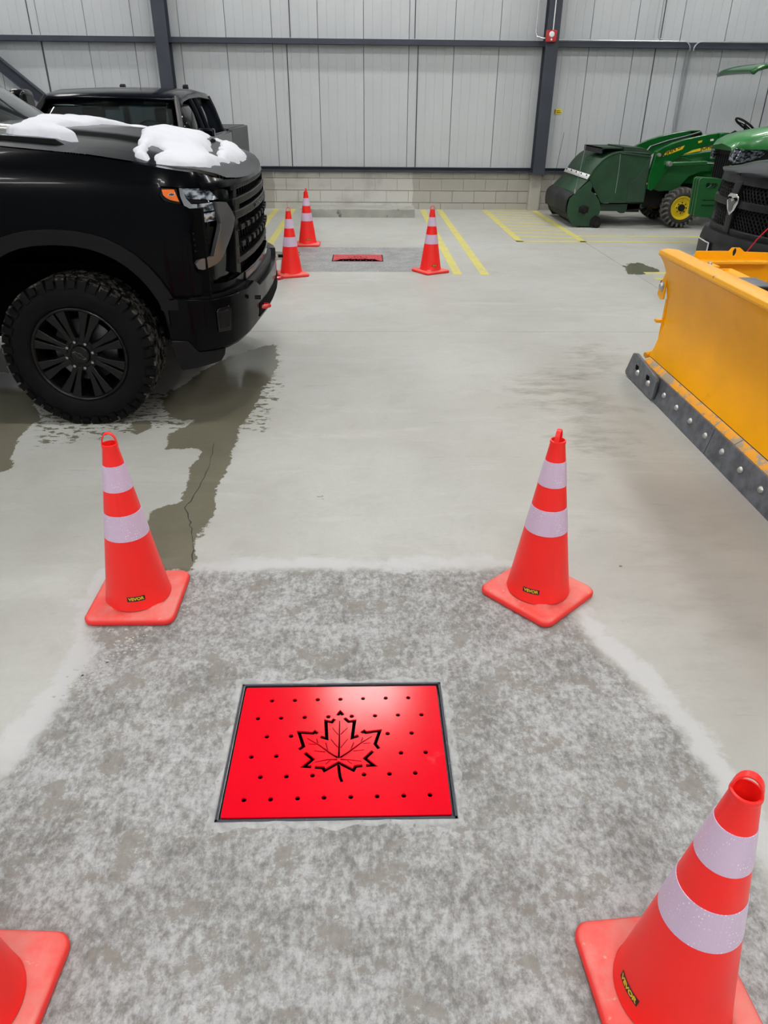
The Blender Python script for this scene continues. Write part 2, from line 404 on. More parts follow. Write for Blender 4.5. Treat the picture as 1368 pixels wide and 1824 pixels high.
dirt_polys = [[(0.961,4.688),(1.569,5.6),(2.026,5.919),(1.976,5.311),(1.641,4.368),(1.612,3.748),(1.298,3.258),(1.065,3.26),(1.116,3.998),(0.998,4.272)], [(1.224,3.021),(1.963,3.014),(1.198,1.471),(1.073,1.894),(0.929,2.448)]]
def multi(P_, polys):
    d = np.full(len(P_), 9.0)
    for p in polys: d = np.minimum(d, sdist(P_, p))
    return np.clip(d, -1, 1)
def coords(a, b, fine_a, fine_b, df, dc, extra=()):
    c = [a]
    while c[-1] < b-1e-6:
        x = c[-1]; c.append(x+(df if fine_a-dc <= x < fine_b else dc))
    c = np.array(c)/c[-1]*1.0 if False else np.array(c)
    c[-1] = b
    for e in extra:
        if a < e < b:
            c = c[np.abs(c-e) > df*.5]; c = np.append(c, e)
    return np.sort(c)
floor = MB().box(-12, 13.5, -6, 14.6, -.5, -.12).build('floor', pit_m, kind='structure')
floor['_o'] = (0, 0, 0)
JX, JY, G = 3.12, 6.07, .0025
def slab(x0, x1, y0, y1):
    hx = [e for e in (GX0-.014, GX1+.014, HX0-.012, HX1+.012) if x0 < e < x1]
    hy = [e for e in (GY0-.014, GY1+.014, HY0-.012, HY1+.012) if y0 < e < y1]
    X = coords(x0, x1, -3.5, 3, .035, .25, hx); Y = coords(y0, y1, 0, 6.1, .035, .09, hy)
    xx, yy = np.meshgrid(X, Y); P_ = np.stack([xx.ravel(), yy.ravel()], 1); nx, ny = len(X), len(Y)
    idx = np.arange(nx*ny).reshape(ny, nx)
    q = np.stack([idx[:-1, :-1], idx[:-1, 1:], idx[1:, 1:], idx[1:, :-1]], -1).reshape(-1, 4)
    cx = ((xx[:-1, :-1]+xx[1:, 1:])/2).ravel(); cy = ((yy[:-1, :-1]+yy[1:, 1:])/2).ravel()
    hole = ((cx > GX0-.014) & (cx < GX1+.014) & (cy > GY0-.014) & (cy < GY1+.014)) | ((cx > HX0-.012) & (cx < HX1+.012) & (cy > HY0-.012) & (cy < HY1+.012))
    q = q[~hole]
    co = np.column_stack([P_, np.zeros(len(P_))])
    # drop the slab edges a little: a recessed joint
    ring = [(x0, y0), (x1, y0), (x1, y1), (x0, y1)]
    vs = co.tolist()+[(a, b, -.1) for a, b in ring]; k = len(co)
    corner = [idx[0, 0], idx[0, -1], idx[-1, -1], idx[-1, 0]]
    edges = [idx[0, :], idx[:, -1], idx[-1, ::-1], idx[::-1, 0]]
    fs = q.tolist()
    for i, e in enumerate(edges): fs.append([int(v) for v in e][::-1]+[k+i, k+(i+1) % 4])
    me = bpy.data.meshes.new('slab'); me.from_pydata(vs, [], fs)
    allP = np.array(vs)[:, :2]
    for n_, val in (('sd_patch', multi(allP, [patch_poly])), ('sd_far', multi(allP, [far_poly])), ('sd_wet', multi(allP, wet_polys)), ('sd_damp', multi(allP, damp_polys)), ('sd_dirt', multi(allP, dirt_polys)), ('sd_worn', multi(allP, worn_polys))):
        a = me.attributes.new(n_, 'FLOAT', 'POINT'); a.data.foreach_set('value', val.astype(np.float32))
    me.materials.append(floor_m)
    o = bpy.data.objects.new('concrete_slab', me); COL.objects.link(o); o.parent = floor
    return o
for xa, xb in ((-12, JX-G), (JX+G, 13.5)):
    for ya, yb in ((-6, JY-G), (JY+G, 14.6)): slab(xa, xb, ya, yb)
# crack in the wet strip
def strip(pts, wd, name, mat, parent, z0=.0, z1=.0012, jit=0):
    mb = MB(); L_, R_ = [], []
    for i, p in enumerate(pts):
        a = Vector(pts[max(0, i-1)]); b = Vector(pts[min(len(pts)-1, i+1)]); n_ = (b-a).normalized(); n_ = Vector((-n_.y, n_.x))
        ww = wd/2*(1+jit*(random.random()-.5)); L_.append(Vector(p)+n_*ww); R_.append(Vector(p)-n_*ww)
    mb.prism([tuple(p) for p in L_]+[tuple(p) for p in reversed(R_)], z0, z1, 'z')
    return mb.build(name, mat, parent)
cr = []
base = [(-0.86,3.763),(-0.832,3.438),(-0.84,3.185),(-0.865,3.014),(-0.815,2.881),(-0.767,2.733),(-0.728,2.51)]
for a, b in zip(base, base[1:]):
    for k in range(5): cr.append((lerp(a[0], b[0], k/5)+random.uniform(-.006, .006), lerp(a[1], b[1], k/5)))
strip(cr, .003, 'crack', dark, floor, jit=1.4)
# yellow lines
def pline(a, b, wd=.1):
    strip([a, b], wd, 'painted_line', line_m, floor, z0=-.001, z1=.0015)
pline((-1.60, 14.14), (-1.60, 8.4)); pline((-1.30, 14.14), (-1.30, 8.4))
pline((1.06, 14.14), (1.06, 8.40)); pline((1.37, 14.14), (1.37, 8.40))
pline((2.20, 14.14), (2.20, 10.66)); pline((3.11, 14.14), (3.11, 10.66))
pline((2.15, 10.70), (9.5, 10.70)); pline((3.16, 11.2), (9.5, 11.2))
pline((3.25, 8.54), (9.5, 8.54)); pline((3.25, 8.22), (9.5, 8.22))
for k in range(10):
    y = 11.15+k*.345
    pline((2.25, y), (3.06, y-.16), .09)
# drains
def pit(x0, x1, y0, y1):
    g = .014
    mb = MB().box(x0-g-.05, x1+g+.05, y0-g-.05, y1+g+.05, -.34, -.32)
    for a, b, c, d in ((x0-g-.05, x0-g, y0-g, y1+g), (x1+g, x1+g+.05, y0-g, y1+g), (x0-g-.05, x1+g+.05, y0-g-.05, y0-g), (x0-g-.05, x1+g+.05, y1+g, y1+g+.05)):
        mb.box(a, b, c, d, -.34, -.004)
    o = mb.build('drain_pit', pit_m, floor)
    fr = MB(); t_ = .007
    for a, b, c, d in ((x0-g, x0-g+t_, y0-g, y1+g), (x1+g-t_, x1+g, y0-g, y1+g), (x0-g, x1+g, y0-g, y0-g+t_), (x0-g, x1+g, y1+g-t_, y1+g)):
        fr.box(a, b, c, d, -.06, .001)
    for a, b, c, d in ((x0-g, x0+.03, y0-g, y1+g), (x1-.03, x1+g, y0-g, y1+g), (x0, x1, y0-g, y0+.03), (x0, x1, y1-.03, y1+g)):
        fr.box(a, b, c, d, -.035, -.022)
    fr.build('drain_frame', frame_m, floor)
pit(GX0, GX1, GY0, GY1); pit(HX0, HX1, HY0, HY1)
# trowelled grout lip around the near drain
lip = MB(); rows = []
per = []
g = .014
for a, b in (((GX0-g, GY0-g), (GX1+g, GY0-g)), ((GX1+g, GY0-g), (GX1+g, GY1+g)), ((GX1+g, GY1+g), (GX0-g, GY1+g)), ((GX0-g, GY1+g), (GX0-g, GY0-g))):
    for k in range(24): per.append((lerp(a[0], b[0], k/24), lerp(a[1], b[1], k/24)))
cxg, cyg = (GX0+GX1)/2, (GY0+GY1)/2
for wd, h in ((0, -.001), (.003, .003), (.009, .0035), (.018, .0010), (.024, -.002)):
    row = []
    for i, (x, y) in enumerate(per):
        dx = 1 if abs(x-(GX1+g)) < 1e-6 else (-1 if abs(x-(GX0-g)) < 1e-6 else 0); dy = 1 if abs(y-(GY1+g)) < 1e-6 else (-1 if abs(y-(GY0-g)) < 1e-6 else 0)
        j = 1+.35*math.sin(i*1.7)+.3*math.sin(i*.61+1)
        row.append((x+dx*wd*j, y+dy*wd*j, h*(1+.3*math.sin(i*2.3)) if h > 0 else h))
    rows.append(row)
lip.grid(rows, closed=True).build('grout_lip', lip_m, floor)

cru = MB()
def crumb(x, y, r_):
    n = 7; ph = random.random()*6; rr = [r_*random.uniform(.7, 1.15) for _ in range(n)]
    pt = [(x+rr[k]*math.cos(ph+2*PI*k/n), y+.75*rr[k]*math.sin(ph+2*PI*k/n)) for k in range(n)]
    tp = [(x+(a-x)*.72, y+(b-y)*.72) for a, b in pt]
    cru.add([(a, b, -.001) for a, b in pt]+[(a, b, r_*.28) for a, b in tp], [tuple(range(n, 2*n))]+[(k, (k+1) % n, (k+1) % n+n, k+n) for k in range(n)])
for k in range(120):
    t_ = random.random(); crumb(lerp(-.83, -.99, t_)+random.gauss(0, .03), lerp(2.06, 1.80, t_)+random.gauss(0, .03), random.choice((.004, .005, .006, .008)))
for x, y, r_ in ((-.925, 1.86, .015), (-.895, 1.855, .013), (-.875, 1.86, .009), (-.90, 1.83, .010), (-.885, 1.835, .010), (-.98, 1.80, .010), (-.80, 2.11, .011), (-.81, 2.10, .01)): crumb(x, y, r_)
for k in range(26): crumb(-.70+random.uniform(-.012, .035), random.uniform(2.20, 2.50), random.choice((.004, .006, .008)))
for k in range(14): crumb(random.uniform(-1.0, -.72), 2.10+random.gauss(0, .008), random.choice((.004, .006)))
for x, y, r_ in ((.22, 1.19, .006), (.26, 1.17, .008), (-.62, 1.42, .006)): crumb(x, y, r_)
cru.build('mortar_crumb', M('pale_mortar', (.46, .455, .43), .9), floor, kind='stuff', angle=30)

# ------------------------------------------------------------------ leaf grates
CXG, CYG = -.0865, 1.5430
def holes_poly(c, r, n=10): return [(c[0]+r*math.cos(2*PI*k/n), c[1]+r*math.sin(2*PI*k/n)) for k in range(n)]
def stroke(pts, w0, w1=None):
    w1 = w0 if w1 is None else w1; n = len(pts); L_, R_ = [], []
    P_ = [Vector(p) for p in pts]
    for i in range(n):
        wd = lerp(w0, w1, i/(n-1))/2
        d1 = (P_[i]-P_[i-1]).normalized() if i else (P_[1]-P_[0]).normalized()
        d2 = (P_[i+1]-P_[i]).normalized() if i < n-1 else d1
        n1 = Vector((-d1.y, d1.x)); n2 = Vector((-d2.y, d2.x)); mm = (n1+n2).normalized(); k = wd/max(.35, mm.dot(n1))
        L_.append(P_[i]+mm*k); R_.append(P_[i]-mm*k)
    return [tuple(p) for p in L_]+[tuple(p) for p in reversed(R_)]
hole_pts = [(-0.311,1.732),(-0.237,1.733),(-0.163,1.735),(-0.089,1.735),(-0.015,1.737),(0.059,1.738),(0.133,1.739),(-0.347,1.655),(-0.274,1.656),(-0.2,1.658),(-0.125,1.659),(-0.051,1.66),(0.023,1.661),(0.096,1.663),(0.171,1.663),(-0.31,1.58),(-0.236,1.581),(0.061,1.586),(0.135,1.587),(-0.347,1.502),(-0.273,1.504),(0.099,1.51),(0.173,1.511),(-0.311,1.428),(-0.236,1.429),(-0.161,1.431),(-0.012,1.432),(0.062,1.433),(0.137,1.435),(-0.347,1.35),(-0.273,1.351),(-0.198,1.353),(-0.124,1.354),(-0.049,1.355),(0.025,1.356),(0.1,1.357),(0.174,1.358)]
outline = [
 [(-0.096,1.665),(-0.088,1.679),(-0.079,1.665)],
 [(-0.105,1.65),(-0.113,1.636),(-0.132,1.641),(-0.126,1.569),(-0.145,1.577)],
 [(-0.155,1.59),(-0.164,1.598),(-0.169,1.591),(-0.213,1.596),(-0.195,1.54),(-0.208,1.528)],
 [(-0.189,1.515),(-0.164,1.49),(-0.188,1.464),(-0.167,1.462)],
 [(-0.156,1.46),(-0.132,1.458),(-0.127,1.448),(-0.087,1.476),(-0.043,1.448),(-0.037,1.461),(-0.017,1.464)],
 [(-0.006,1.464),(0.017,1.465),(-0.009,1.491),(0.015,1.518)],
 [(0.033,1.527),(0.022,1.546),(0.037,1.598),(-0.007,1.591),(-0.012,1.598),(-0.02,1.59)],
 [(-0.029,1.579),(-0.048,1.571),(-0.042,1.64),(-0.06,1.637),(-0.074,1.653)]]
stem = [(-0.087,1.469),(-0.085,1.449),(-0.081,1.424),(-0.075,1.407)]
veins = [
 ([(-0.087,1.493),(-0.087,1.534),(-0.089,1.641)], .0045, .0018),
 ([(-0.09,1.495),(-0.114,1.512),(-0.148,1.543),(-0.186,1.571)], .0045, .0018),
 ([(-0.083,1.495),(-0.055,1.518),(-0.023,1.548),(0.012,1.576)], .0045, .0018),
 ([(-0.092,1.488),(-0.116,1.488),(-0.157,1.479)], .0036, .0016),
 ([(-0.082,1.488),(-0.057,1.486),(-0.019,1.48)], .0036, .0016),
 ([(-0.091,1.584),(-0.101,1.597),(-0.111,1.613)], .0022, .0016), ([(-0.084,1.584),(-0.074,1.598),(-0.063,1.612)], .0022, .0016),
 ([(-0.09,1.534),(-0.102,1.548),(-0.113,1.567)], .0022, .0016), ([(-0.083,1.532),(-0.074,1.547),(-0.062,1.566)], .0022, .0016),
 ([(-0.121,1.522),(-0.125,1.538),(-0.129,1.553)], .0022, .0016), ([(-0.128,1.517),(-0.143,1.519),(-0.162,1.522)], .0022, .0016),
 ([(-0.152,1.55),(-0.155,1.56),(-0.157,1.569)], .002, .0015), ([(-0.158,1.546),(-0.168,1.548),(-0.18,1.549)], .002, .0015),
 ([(-0.051,1.526),(-0.048,1.538),(-0.043,1.553)], .0022, .0016), ([(-0.044,1.519),(-0.028,1.521),(-0.011,1.523)], .0022, .0016),
 ([(-0.021,1.554),(-0.018,1.564),(-0.016,1.573)], .002, .0015), ([(-0.015,1.547),(-0.005,1.548),(0.007,1.549)], .002, .0015),
 ([(-0.112,1.485),(-0.118,1.479),(-0.124,1.471)], .002, .0015), ([(-0.061,1.483),(-0.055,1.477),(-0.048,1.471)], .002, .0015)]
def rrect(x0, x1, y0, y1, r, n=5):
    o = []
    for cx, cy, a in ((x1-r, y1-r, 0), (x0+r, y1-r, 90), (x0+r, y0+r, 180), (x1-r, y0+r, 270)):
        for k in range(n+1): o.append((cx+r*math.cos(R(a+90*k/n)), cy+r*math.sin(R(a+90*k/n))))
    return o
def grate(name, mat, label, x0, x1, y0, y1, z):
    cx, cy = (x0+x1)/2, (y0+y1)/2; sx = (x1-x0)/(GX1-GX0); sy = (y1-y0)/(GY1-GY0)
    loc = lambda p: ((p[0]-CXG)*sx, (p[1]-CYG)*sy)
    polys = [rrect(-(x1-x0)/2, (x1-x0)/2, -(y1-y0)/2, (y1-y0)/2, .006)]
    polys += [holes_poly(loc(p), .0072) for p in hole_pts]
    polys += [stroke([loc(q) for q in p], .0105) for p in outline]
    polys += [stroke([loc(q) for q in stem], .009, .009)]
    polys += [stroke([loc(q) for q in p], a*1.45, b*1.35) for p, a, b in veins]
    me = curve2d(polys, .005)
    o = link(name, me, mat, angle=30); o.location = (cx, cy, z-.0025)
    return tag(o, label, 'drain cover', 'steel maple leaf drain covers')
grate('drain_cover', grate_m, 'bright glossy red steel drain cover with cut-out maple leaf, nearest the camera', GX0, GX1, GY0, GY1, -.001)
grate('drain_cover', grate_old, 'dull faded red steel drain cover between the far cones by the back wall', HX0, HX1, HY0, HY1, .004)

# ------------------------------------------------------------------ back wall
WY = 14.2
wall = MB().box(-12, 13.5, WY+.09, WY+.3, 0, 7.6).build('wall_back', dark, kind='structure'); wall['_o'] = (0, 0, 0)
# concrete blocks, running bond
zs = [(.0, .107), (.117, .307), (.317, .507), (.517, .618)]
blk = {}
core = MB().box(-12, 13.5, WY+.02, WY+.09, 0, .60).build('block_mortar', M('mortar_joint', (.40, .39, .365), .9), wall)
for r_, (z0, z1) in enumerate(zs):
    off = 1.394 if r_ % 2 == 0 else 1.20
    k0 = int((-8-off)/.4)
    for k in range(k0, int((9.4-off)/.4)+1):
        key = r_
        if key not in blk:
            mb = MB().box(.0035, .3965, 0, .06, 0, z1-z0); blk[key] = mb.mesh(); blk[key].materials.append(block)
        o = bpy.data.objects.new('block', blk[key]); COL.objects.link(o); o.parent = wall
        o.location = (off+k*.4, WY+random.uniform(-.001, .001), z0)
        if r_ == 0 and k == k0: pass
# profiled steel panels
def panel_profile(w_=.752):
    pts = [(0, .02), (.004, 0)]
    for k in range(1, 5):
        x = w_*k/5; pts += [(x-.008, 0), (x-.004, .0035), (x+.004, .0035), (x+.008, 0)]
    pts += [(w_-.006, 0), (w_, .02)]
    return pts
def panel_mesh(z0, z1):
    pr = panel_profile(); mb = MB()
    mb.grid([[(x, y, z) for x, y in pr] for z in (z0, z1)])
    me = mb.mesh(fix=False); me.materials.append(wallp); return me
pm_lo, pm_hi = panel_mesh(.69, 2.60), panel_mesh(2.60, 7.5)
for k in range(-12, 15):
    for me in (pm_lo, pm_hi):
        o = bpy.data.objects.new('wall_panel', me); COL.objects.link(o); o.parent = wall
        o.location = (.001+.755*k, WY+random.uniform(0, .004), 0)
# darker butt joints of the big sheets
def seam(x, z0, z1):
    MB().box(x-.008, x+.008, WY-.004, WY+.02, z0, z1).build('joint_strip', M_seam, wall)
M_seam = M('dark_seam', (.045, .05, .062), .6)
for x in (-7.45, -5.30, -1.276, .908, 4.90, 6.97): seam(x, .69, 2.56)
for x in (-7.5, -5.42, -1.21, .847, 4.95, 6.9): seam(x, 2.62, 7.5)
# base rail, girts
MB().box(-12, 13.5, WY-.07, WY+.03, .615, .650).box(-12, 13.5, WY-.03, WY+.03, .650, .70).box(-12, 13.5, WY-.075, WY+.03, .692, .70).build('base_rail', steel, wall, bevel=.003)
def girt(z):
    MB().box(-12, 13.5, WY-.13, WY+.01, z+.075, z+.083).box(-12, 13.5, WY-.13, WY-.118, z-.0, z+.083).box(-12, 13.5, WY-.13, WY-.07, z, z+.01).build('girt', steel, wall, bevel=.002)
girt(2.52); girt(5.2)
def column(x):
    MB().box(x-.105, x+.105, 13.93, 13.945, .62, 7.5).box(x-.005, x+.005, 13.94, 14.16, .62, 7.5).box(x-.105, x+.105, 14.145, 14.16, .62, 7.5).box(x-.16, x+.16, 13.92, 14.17, .615, .635).build('steel_column', steel, wall)
    MB().box(x-.10, x+.10, 14.10, WY+.02, 0, .615).build('block_pier', block, wall, bevel=.004)
for x in (-9.6, -3.265, 3.085, 9.43): column(x)
# diagonal brace on the left
a, b = Vector((-7.4, 14.05, 3.38)), Vector((-3.42, 14.05, .06))
d = (b-a).normalized(); up = Vector((0, 0, 1)); n_ = (up-d*up.dot(d)).normalized()
mb = MB()
for lo, hi, y0, y1 in ((-.085, -.073, 13.99, 14.12), (.073, .085, 13.99, 14.12), (-.08, .08, 14.05, 14.058)):
    a2 = Vector((-7.4, 0, 3.38+.0)); b2 = Vector((-3.42, 0, .62+.0))
    b2 = Vector((-4.10, 0, .62)); d = (b2-a2).normalized(); n_ = Vector((-d.z, 0, d.x)) if d.x*1 > 0 else Vector((d.z, 0, -d.x))
    vs = [(p+n_*h) for p in (a2, b2) for h in (lo, hi)]
    mb.add([(v.x, y, v.z) for v in vs for y in (y0, y1)], [(0,1,3,2),(4,6,7,5),(0,4,5,1),(2,3,7,6),(0,2,6,4),(1,5,7,3)])
mb.build('diagonal_brace', steel, wall)
# conduits
def arc(c, r, a0, a1, n=8, y=14.1): return [(c[0]+r*math.cos(R(lerp(a0, a1, k/n))), y, c[1]+r*math.sin(R(lerp(a0, a1, k/n)))) for k in range(n+1)]
cz = 2.615
def conduit(pts, r=.011): return tag(MB().tube(pts, r, 8).build('conduit', galv), '', 'conduit')
y_ = 14.06
c1 = conduit([(5.44, y_+.1, .72), (5.44, y_+.1, 1.6), (5.43, y_+.09, 2.40), (5.43, y_+.05, 2.50)]+arc((5.31, cz-.12), .12, 0, 90, 8, y_)+[(4.0, y_, cz), (3.2, y_, cz)])
c1['label'] = 'grey metal conduit dropping down the wall behind the tractor and bending left along the girt'
c2 = conduit([(5.485, y_+.1, .72), (5.485, y_+.1, 1.6), (5.49, y_+.09, 2.40), (5.49, y_+.05, 2.50)]+arc((5.61, cz-.12), .12, 180, 90, 8, y_)+[(6.4, y_, cz), (8.5, y_, cz)])
c2['label'] = 'grey metal conduit dropping down the wall behind the tractor and bending right along the girt'
c3 = conduit([(4.86, y_, 7.4), (4.86, y_, 2.72)]+[(4.87, y_, 2.67), (4.90, y_, 2.645), (4.95, y_, 2.64)]); c3['label'] = 'grey metal conduit rising up the wall above the girt, right of the red alarm'
c4 = conduit([(2.83, y_, 7.4), (2.83, y_, 2.72), (2.85, y_-.05, 2.66), (2.92, y_-.13, 2.63), (2.96, 13.915, 2.63)]); c4['label'] = 'grey metal conduit curving in beside the left edge of the column with the alarm'
c5 = tag(MB().tube([(3.075, 13.918, 7.4), (3.075, 13.918, 2.74)], .009, 8).build('conduit', white_p), 'white conduit running down the face of the column to the red alarm', 'conduit')
# fire alarm strobe
al = thing('fire_alarm', 'red fire alarm box with white strobe on the dark steel column', 'alarm', (3.05, 13.93, 2.66))
MB().box(2.965, 3.135, 13.865, 13.93, 2.575, 2.74).build('housing', red_b, al, bevel=.012)
MB().lathe([(.0, 13.848), (.035, 13.85), (.045, 13.866)], 20, (3.05, 0, 2.68), 'y').build('strobe_lens', white_p, al)
MB().lathe([(.0, 13.858), (.014, 13.859), (.018, 13.866)], 14, (3.05, 0, 2.61), 'y').build('horn_cap', white_p, al)
st = thing('warning_sticker', 'small yellow warning sticker on the wall panel right of the column', 'sticker', (3.37, 14.196, 1.585))
MB().box(3.305, 3.435, 14.193, 14.199, 1.548, 1.628).build('sticker_sheet', yel_s, st)
mb = MB().box(3.31, 3.325, 14.190, 14.194, 1.555, 1.62)
for k in range(2): mb.box(3.34, 3.425-.02*k, 14.190, 14.194, 1.570+.026*k, 1.578+.026*k)
mb.build('sticker_print', black_ink, st)
# ------------------------------------------------------------------ side walls, ceiling (out of view)
MB().box(-12.2, -12, -6, 14.6, 0, 7.6).build('wall_left', wallp, kind='structure')
MB().box(13.5, 13.7, -6, 14.6, 0, 7.6).build('wall_right', wallp, kind='structure')
MB().box(-12, 13.5, -6.2, -6, 0, 7.6).build('wall_front', wallp, kind='structure')
ceil_m = M('ceiling_liner', (.6, .61, .62), .7)
MB().box(-12.2, 13.7, -6.2, 14.6, 7.5, 7.7).build('ceiling', ceil_m, kind='structure')
# unseen high-bay fixtures; second and fifth ones added to brighten cones and back wall
k_ = 0
names = ['first', 'second', 'third', 'fourth', 'fifth']
cols_ = ['left', 'middle', 'right']
for i, x in enumerate((-6.2, .0, 6.2)):
    for j, y in enumerate((-5.0, -2.6, 3.6, 9.1, 12.5)):
        t_ = thing('unseen_bay_light', f'unseen white high-bay ceiling light, {names[j]} from the front wall in the {cols_[i]} row', 'ceiling light', (x, y, 7.0), 'high-bay ceiling lights')
        MB().box(x-.62, x+.62, y-.2, y+.2, 7.0, 7.07).build('housing', white_p, t_, bevel=.01)
        MB().box(x-.58, x+.58, y-.16, y+.16, 6.985, 6.998).build('diffuser', lamp_m, t_)
        for s in (-1, 1): MB().tube([(x+s*.45, y, 7.06), (x+s*.45, y, 7.5)], .004, 6).build('hanger', galv, t_)

# ------------------------------------------------------------------ concrete curb
cb = MB(); rows = []
for i in range(25):
    x = lerp(-1.02, .853, i/24); j = lambda: random.uniform(-.004, .004)
    rows.append([(x, 13.05, 0), (x, 13.052+j(), .07), (x, 13.055+j(), .128+j()), (x, 13.07, .136+j()), (x, 13.3, .138), (x, 13.56, .136), (x, 13.58, .12), (x, 13.58, 0)])
cb.grid(rows); n = len(rows[0]); k = len(cb.v)-n
cb.f += [tuple(range(n)), tuple(range(k+n-1, k-1, -1))]
solid_top(cb, 'concrete_curb', conc_curb, 'long low chipped concrete curb on the floor in front of the block wall', 'curb', bevel=.004)
MB().tube([(-.72, 13.33, .13), (-.72, 13.33, .155)], .015, 8).tube([(.50, 13.33, .13), (.50, 13.33, .155)], .015, 8)

# ------------------------------------------------------------------ traffic cones
def rcone(z): return max(.026, .122-(z-.03)*.1525)
def make_cone(loc, rot, hrot, label, sticker=None):
    """sticker: world azimuth (deg) of the label; hrot: direction of the loop handle"""
    t_ = thing('traffic_cone', label, 'cone', (0, 0, 0), 'orange traffic cones')
    # square base
    mb = MB(); rows = []
    for h, z, r_ in ((.160, 0, .034), (.166, .006, .038), (.167, .020, .040), (.160, .029, .036), (.150, .031, .03)):
        rows.append([(x, y, z) for x, y in rrect(-h, h, -h, h, r_, 6)])
    ring = []
    nn = len(rows[0])
    for rr, z in ((.138, .0315), (.131, .036), (.124, .037), (.1215, .040)):
        ring.append([(rr*math.cos(math.atan2(p[1], p[0])), rr*math.sin(math.atan2(p[1], p[0])), z) for p in rows[0]])
    mb.grid(rows+ring, closed=True); mb.f.append(tuple(range(nn-1, -1, -1)))
    base = mb.build('base', cone_base_m, t_, angle=50)
    base.rotation_euler = (0, 0, R(rot))
    prof = [(.1225, .036), (.1205, .042)]+[(rcone(z), z) for z in (.1, .2, .305)]
    prof += [(rcone(z), z) for z in (.4, .5, .6, .652)]+[(.0275, .655), (.0285, .660), (.0275, .666), (.0235, .667), (.0215, .655), (.021, .56), (.0, .555)]
    MB().lathe(prof, 56).build('body', cone_m, t_, angle=60)
    for z0, z1 in ((.312, .409), (.498, .591)):
        m2 = MB().lathe([(rcone(z0)+.0005, z0-.0003), (rcone(z0)+.0014, z0), (rcone(z1)+.0014, z1), (rcone(z1)+.0003, z1+.0003)], 56)
        me = m2.mesh(); uv = me.uv_layers.new(name='uv')
        for l in me.loops:
            c = me.vertices[l.vertex_index].co; a_ = math.atan2(c.y, c.x)/(2*PI)
            uv.data[l.index].uv = (a_, (c.z-z0)/(z1-z0))
        for p in me.polygons:   # close the seam
            us = [uv.data[i].uv[0] for i in p.loop_indices]
            if max(us)-min(us) > .5:
                for i in p.loop_indices:
                    if uv.data[i].uv[0] < 0: uv.data[i].uv[0] += 1
        link('reflective_band', me, refl, t_, angle=60)
    # loop handle
    c_, s_ = math.cos(R(hrot)), math.sin(R(hrot)); rows = []
    for k in range(13):
        a_ = PI*k/12; u = -.0245*math.cos(a_); z = .655+.05*math.sin(a_)**.8; nx = -math.cos(a_); nz = math.sin(a_)
        row = []
        for du, dv in ((.0022, -.008), (.0022, .008), (-.0022, .008), (-.0022, -.008)):
            uu = u+nx*du; zz = z+nz*du; row.append((uu*c_-dv*s_, uu*s_+dv*c_, zz))
        rows.append(row)
    MB().grid(rows, closed=True).build('handle', cone_m, t_, bevel=.0012)
    if sticker is not None:
        def onc(u, v, w_):
            z = .085+v; rr = rcone(z)+w_; a_ = R(sticker)+u/rcone(z); return (rr*math.cos(a_), rr*math.sin(a_), z)
        sp = surf_patch([(-.032, -.0095), (.032, -.0095), (.032, .0095), (-.032, .0095)], onc, .001, .005, None, .0012)
        so = sp.build('sticker', black_ink, t_)
        tm = text_mesh('VEVOR', .0155, .0003, .0006, 1.12)
        for v in tm.vertices: v.co = onc(v.co.x, v.co.y, .0016+v.co.z)
        link('lettering', tm, jd_yel, so)
        so.data.update()
    t_.location = loc
    return t_
make_cone((-.882, 2.285, 0), 0, 10, 'orange-red cone left of the near maple leaf drain cover, below the truck tire', -76)
make_cone((.678, 2.305, 0), 42, 62, 'orange-red cone right of the near drain cover, turned with a base corner toward the camera', -118)
make_cone((.655, .822, 0), 4, -35, 'closest orange-red cone in the lower right corner, top loop inside the frame', 192)
make_cone((-.853, .820, 0), -3, 20, 'orange-red cone in the lower left corner with only its base showing')
make_cone((-.775, 10.34, 0), 0, 80, 'distant orange-red cone nearest the concrete curb, left of the faded drain cover', -78)
make_cone((-.825, 8.37, 0), 22, -5, 'distant orange-red cone just right of the black pickup bumper')
make_cone((.757, 8.58, 0), 32, 15, 'distant orange-red cone right of the faded drain cover, beside the yellow lines', -70)

# ------------------------------------------------------------------ black pickup (nose wraps a plan curve)
CV = [(-.70, 0), (-.705, .27), (-.725, .52), (-.76, .73), (-.81, .86), (-.88, .95), (-.97, 1.01), (-1.08, 1.035), (-1.3, 1.04), (-7, 1.04)]
class Nose:
    def __init__(s, cv, yc, sgn):
        s.yc = yc; s.sg = sgn   # sgn -1: nose toward +x ; +1: nose toward -x
        # resample smoothly
        P_ = np.array(cv, float); Ls = np.concatenate([[0], np.cumsum(np.hypot(*np.diff(P_, axis=0).T))]); s.Ls = Ls; s.P = P_
        T = np.gradient(P_, axis=0); T /= np.linalg.norm(T, axis=1)[:, None]
        s.N = np.stack([T[:, 1], -T[:, 0]], 1) if sgn < 0 else np.stack([-T[:, 1], T[:, 0]], 1)
    def at(s, q, z, w_, side=1):
        """side 1 = toward the camera for the left truck"""
        a = abs(q); x = np.interp(a, s.Ls, s.P[:, 0]); d_ = np.interp(a, s.Ls, s.P[:, 1])
        nx = np.interp(a, s.Ls, s.N[:, 0]); ny = np.interp(a, s.Ls, s.N[:, 1]); 
        x += nx*w_; d_ += ny*w_
        y = s.yc-d_ if q >= 0 else s.yc+d_
        if s.sg > 0: y = s.yc+d_ if q >= 0 else s.yc-d_
        return (float(x), float(y), z)
N1 = Nose(CV, 5.07, -1)
ZC = [(-7, 1.53), (-2.3, 1.515), (-1.85, 1.487), (-1.4, 1.45), (-1.08, 1.405), (-.88, 1.375), (-.80, 1.35), (-.76, 1.325), (-.70, 1.30)]
